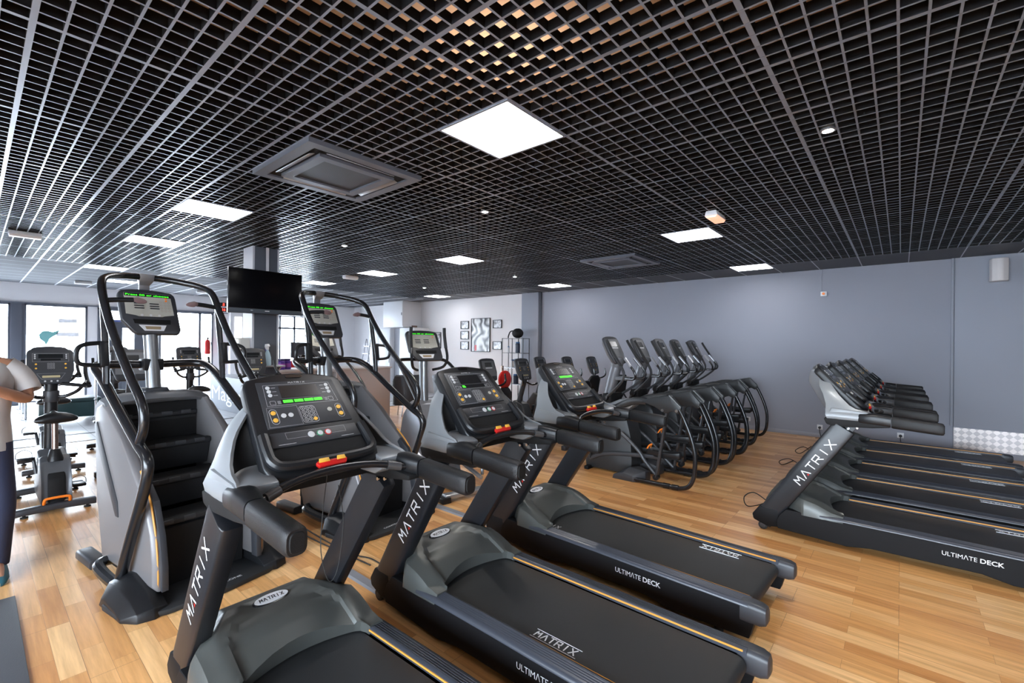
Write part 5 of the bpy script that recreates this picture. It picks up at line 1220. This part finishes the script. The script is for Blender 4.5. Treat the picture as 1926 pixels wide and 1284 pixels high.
m=MB(); m.ball((.092,0,1.64),.02,.35,1.1,.25); m.build('mouth',mat('lips',(.42,.16,.13),.5),pr_)
m=MB(); m.ball((-.012,0,1.755),.098,1,.92,.85); m.build('hair',HAIR,pr_)
def ell(z,a,b,cx=0,cy=0,n=24): return [(cx+a*math.cos(2*PI*k/n),cy+b*math.sin(2*PI*k/n),z+.004*math.sin(5*2*PI*k/n)) for k in range(n)]
m=MB(); m.loft([ell(.86,.135,.195),ell(.95,.135,.190),ell(1.08,.130,.180),ell(1.22,.135,.190),ell(1.34,.130,.205),ell(1.42,.110,.195,-.005),ell(1.475,.085,.135,-.005),ell(1.51,.068,.078)],caps=False)
for s in (-1,1):
    m.tube([(-.01,s*.15,1.42),(-.015,s*.205,1.375),(-.02,s*.245,1.31),(.0,s*.268,1.245)],lambda q:.070-.004*q,16,smooth=3,caps=False)
ts=m.build('t_shirt',SHIRT,pr_,angle=60)
m=MB(); m.loft([ell(.98,.130,.180),ell(.90,.135,.185),ell(.84,.13,.19)],caps=False)
for s in (-1,1): m.tube([(.0,s*.095,.90),(.01,s*.11,.72),(.02*(s>0),s*.13,.50),(-.01,s*.125,.28),(-.02,s*.12,.075)],lambda q:.100-.035*q,16,smooth=4,caps=False)
m.build('jeans',JEANS,pr_,angle=60)
for s,dx in ((-1,-.02),(1,0)):
    m=MB(); rings=[]
    for x,w,h in ((-.085,.03,.05),(-.06,.042,.08),(0,.045,.095),(.07,.048,.075),(.15,.047,.055),(.20,.035,.042),(.215,.02,.03)):
        rings.append([(x+dx,s*.13+w*math.cos(a),max(.002,h*.5+h*.55*math.sin(a))) for a in [2*PI*k/14 for k in range(14)]])
    m.loft(rings); sh=m.build('shoe',SHOE,pr_,angle=60)
    m=MB(); m.loft([[(x+dx,s*.13+y,z) for x,y in ((-.09,-.03),(-.05,-.047),(.07,-.052),(.17,-.048),(.22,0),(.17,.048),(.07,.052),(-.05,.047),(-.09,.03))] for z in (0,.022)]); m.build('sole',WHT,sh)

# ------------------------------------------------------------------ camera, world, light
def RM(y,p,r):
    return Matrix.Rotation(y,3,'Z')@Matrix.Rotation(p,3,'X')@Matrix.Rotation(r,3,'Y')
Rm=RM(.70343,.00078,-.01007)
cam=bpy.data.cameras.new('camera'); co=bpy.data.objects.new('camera',cam); COL.objects.link(co); sc.camera=co
cam.sensor_width=36; cam.lens=36*863.44/1926; cam.shift_y=5.4/1926; cam.clip_start=.05
right,fwd,up=Rm.col[0],Rm.col[1],Rm.col[2]
M4=Matrix(((right.x,up.x,-fwd.x,0),(right.y,up.y,-fwd.y,0),(right.z,up.z,-fwd.z,1.6),(0,0,0,1))); co.matrix_world=M4
w=bpy.data.worlds.new('world'); sc.world=w; w.use_nodes=True
w.node_tree.nodes['Background'].inputs[0].default_value=(.80,.89,1.0,1); w.node_tree.nodes['Background'].inputs[1].default_value=WORLD
def portal(loc,rot,sx,sy):
    l=bpy.data.lights.new('daylight_portal','AREA'); l.shape='RECTANGLE'; l.size=sx; l.size_y=sy; l.cycles.is_portal=True
    o=bpy.data.objects.new('daylight_portal',l); COL.objects.link(o); o.location=loc; o.rotation_euler=rot
for a,b in ((-3.4,-.55),(-.45,.62),(.84,2.0),(3.55,4.92),(6.45,8.1)): portal((XW-.02,(a+b)/2,1.27),(0,-PI/2,0),2.5,b-a)
for a,b in zip(xs[:-1],xs[1:]): portal(((a+b)/2,YF-.1,1.6),(PI/2,0,0),b-a-.3,2.2)
for (x,y),lb in SP:
    l=bpy.data.lights.new('spot_beam','SPOT'); l.energy=45; l.spot_size=math.radians(95); l.spot_blend=.6; l.shadow_soft_size=.03; l.color=(1,.95,.88)
    o=bpy.data.objects.new('spot_beam',l); COL.objects.link(o); o.location=(x,y,2.985)
sc.view_settings.view_transform='Standard'; sc.view_settings.look='None'; sc.view_settings.gamma=1; sc.view_settings.use_curve_mapping=False
sc.view_settings.exposure=EXPO
sc.cycles.use_denoising=True; sc.cycles.max_bounces=8; sc.cycles.diffuse_bounces=4; sc.cycles.glossy_bounces=4; sc.cycles.transparent_max_bounces=16
sc.cycles.sample_clamp_indirect=8; sc.cycles.caustics_reflective=False; sc.cycles.caustics_refractive=False
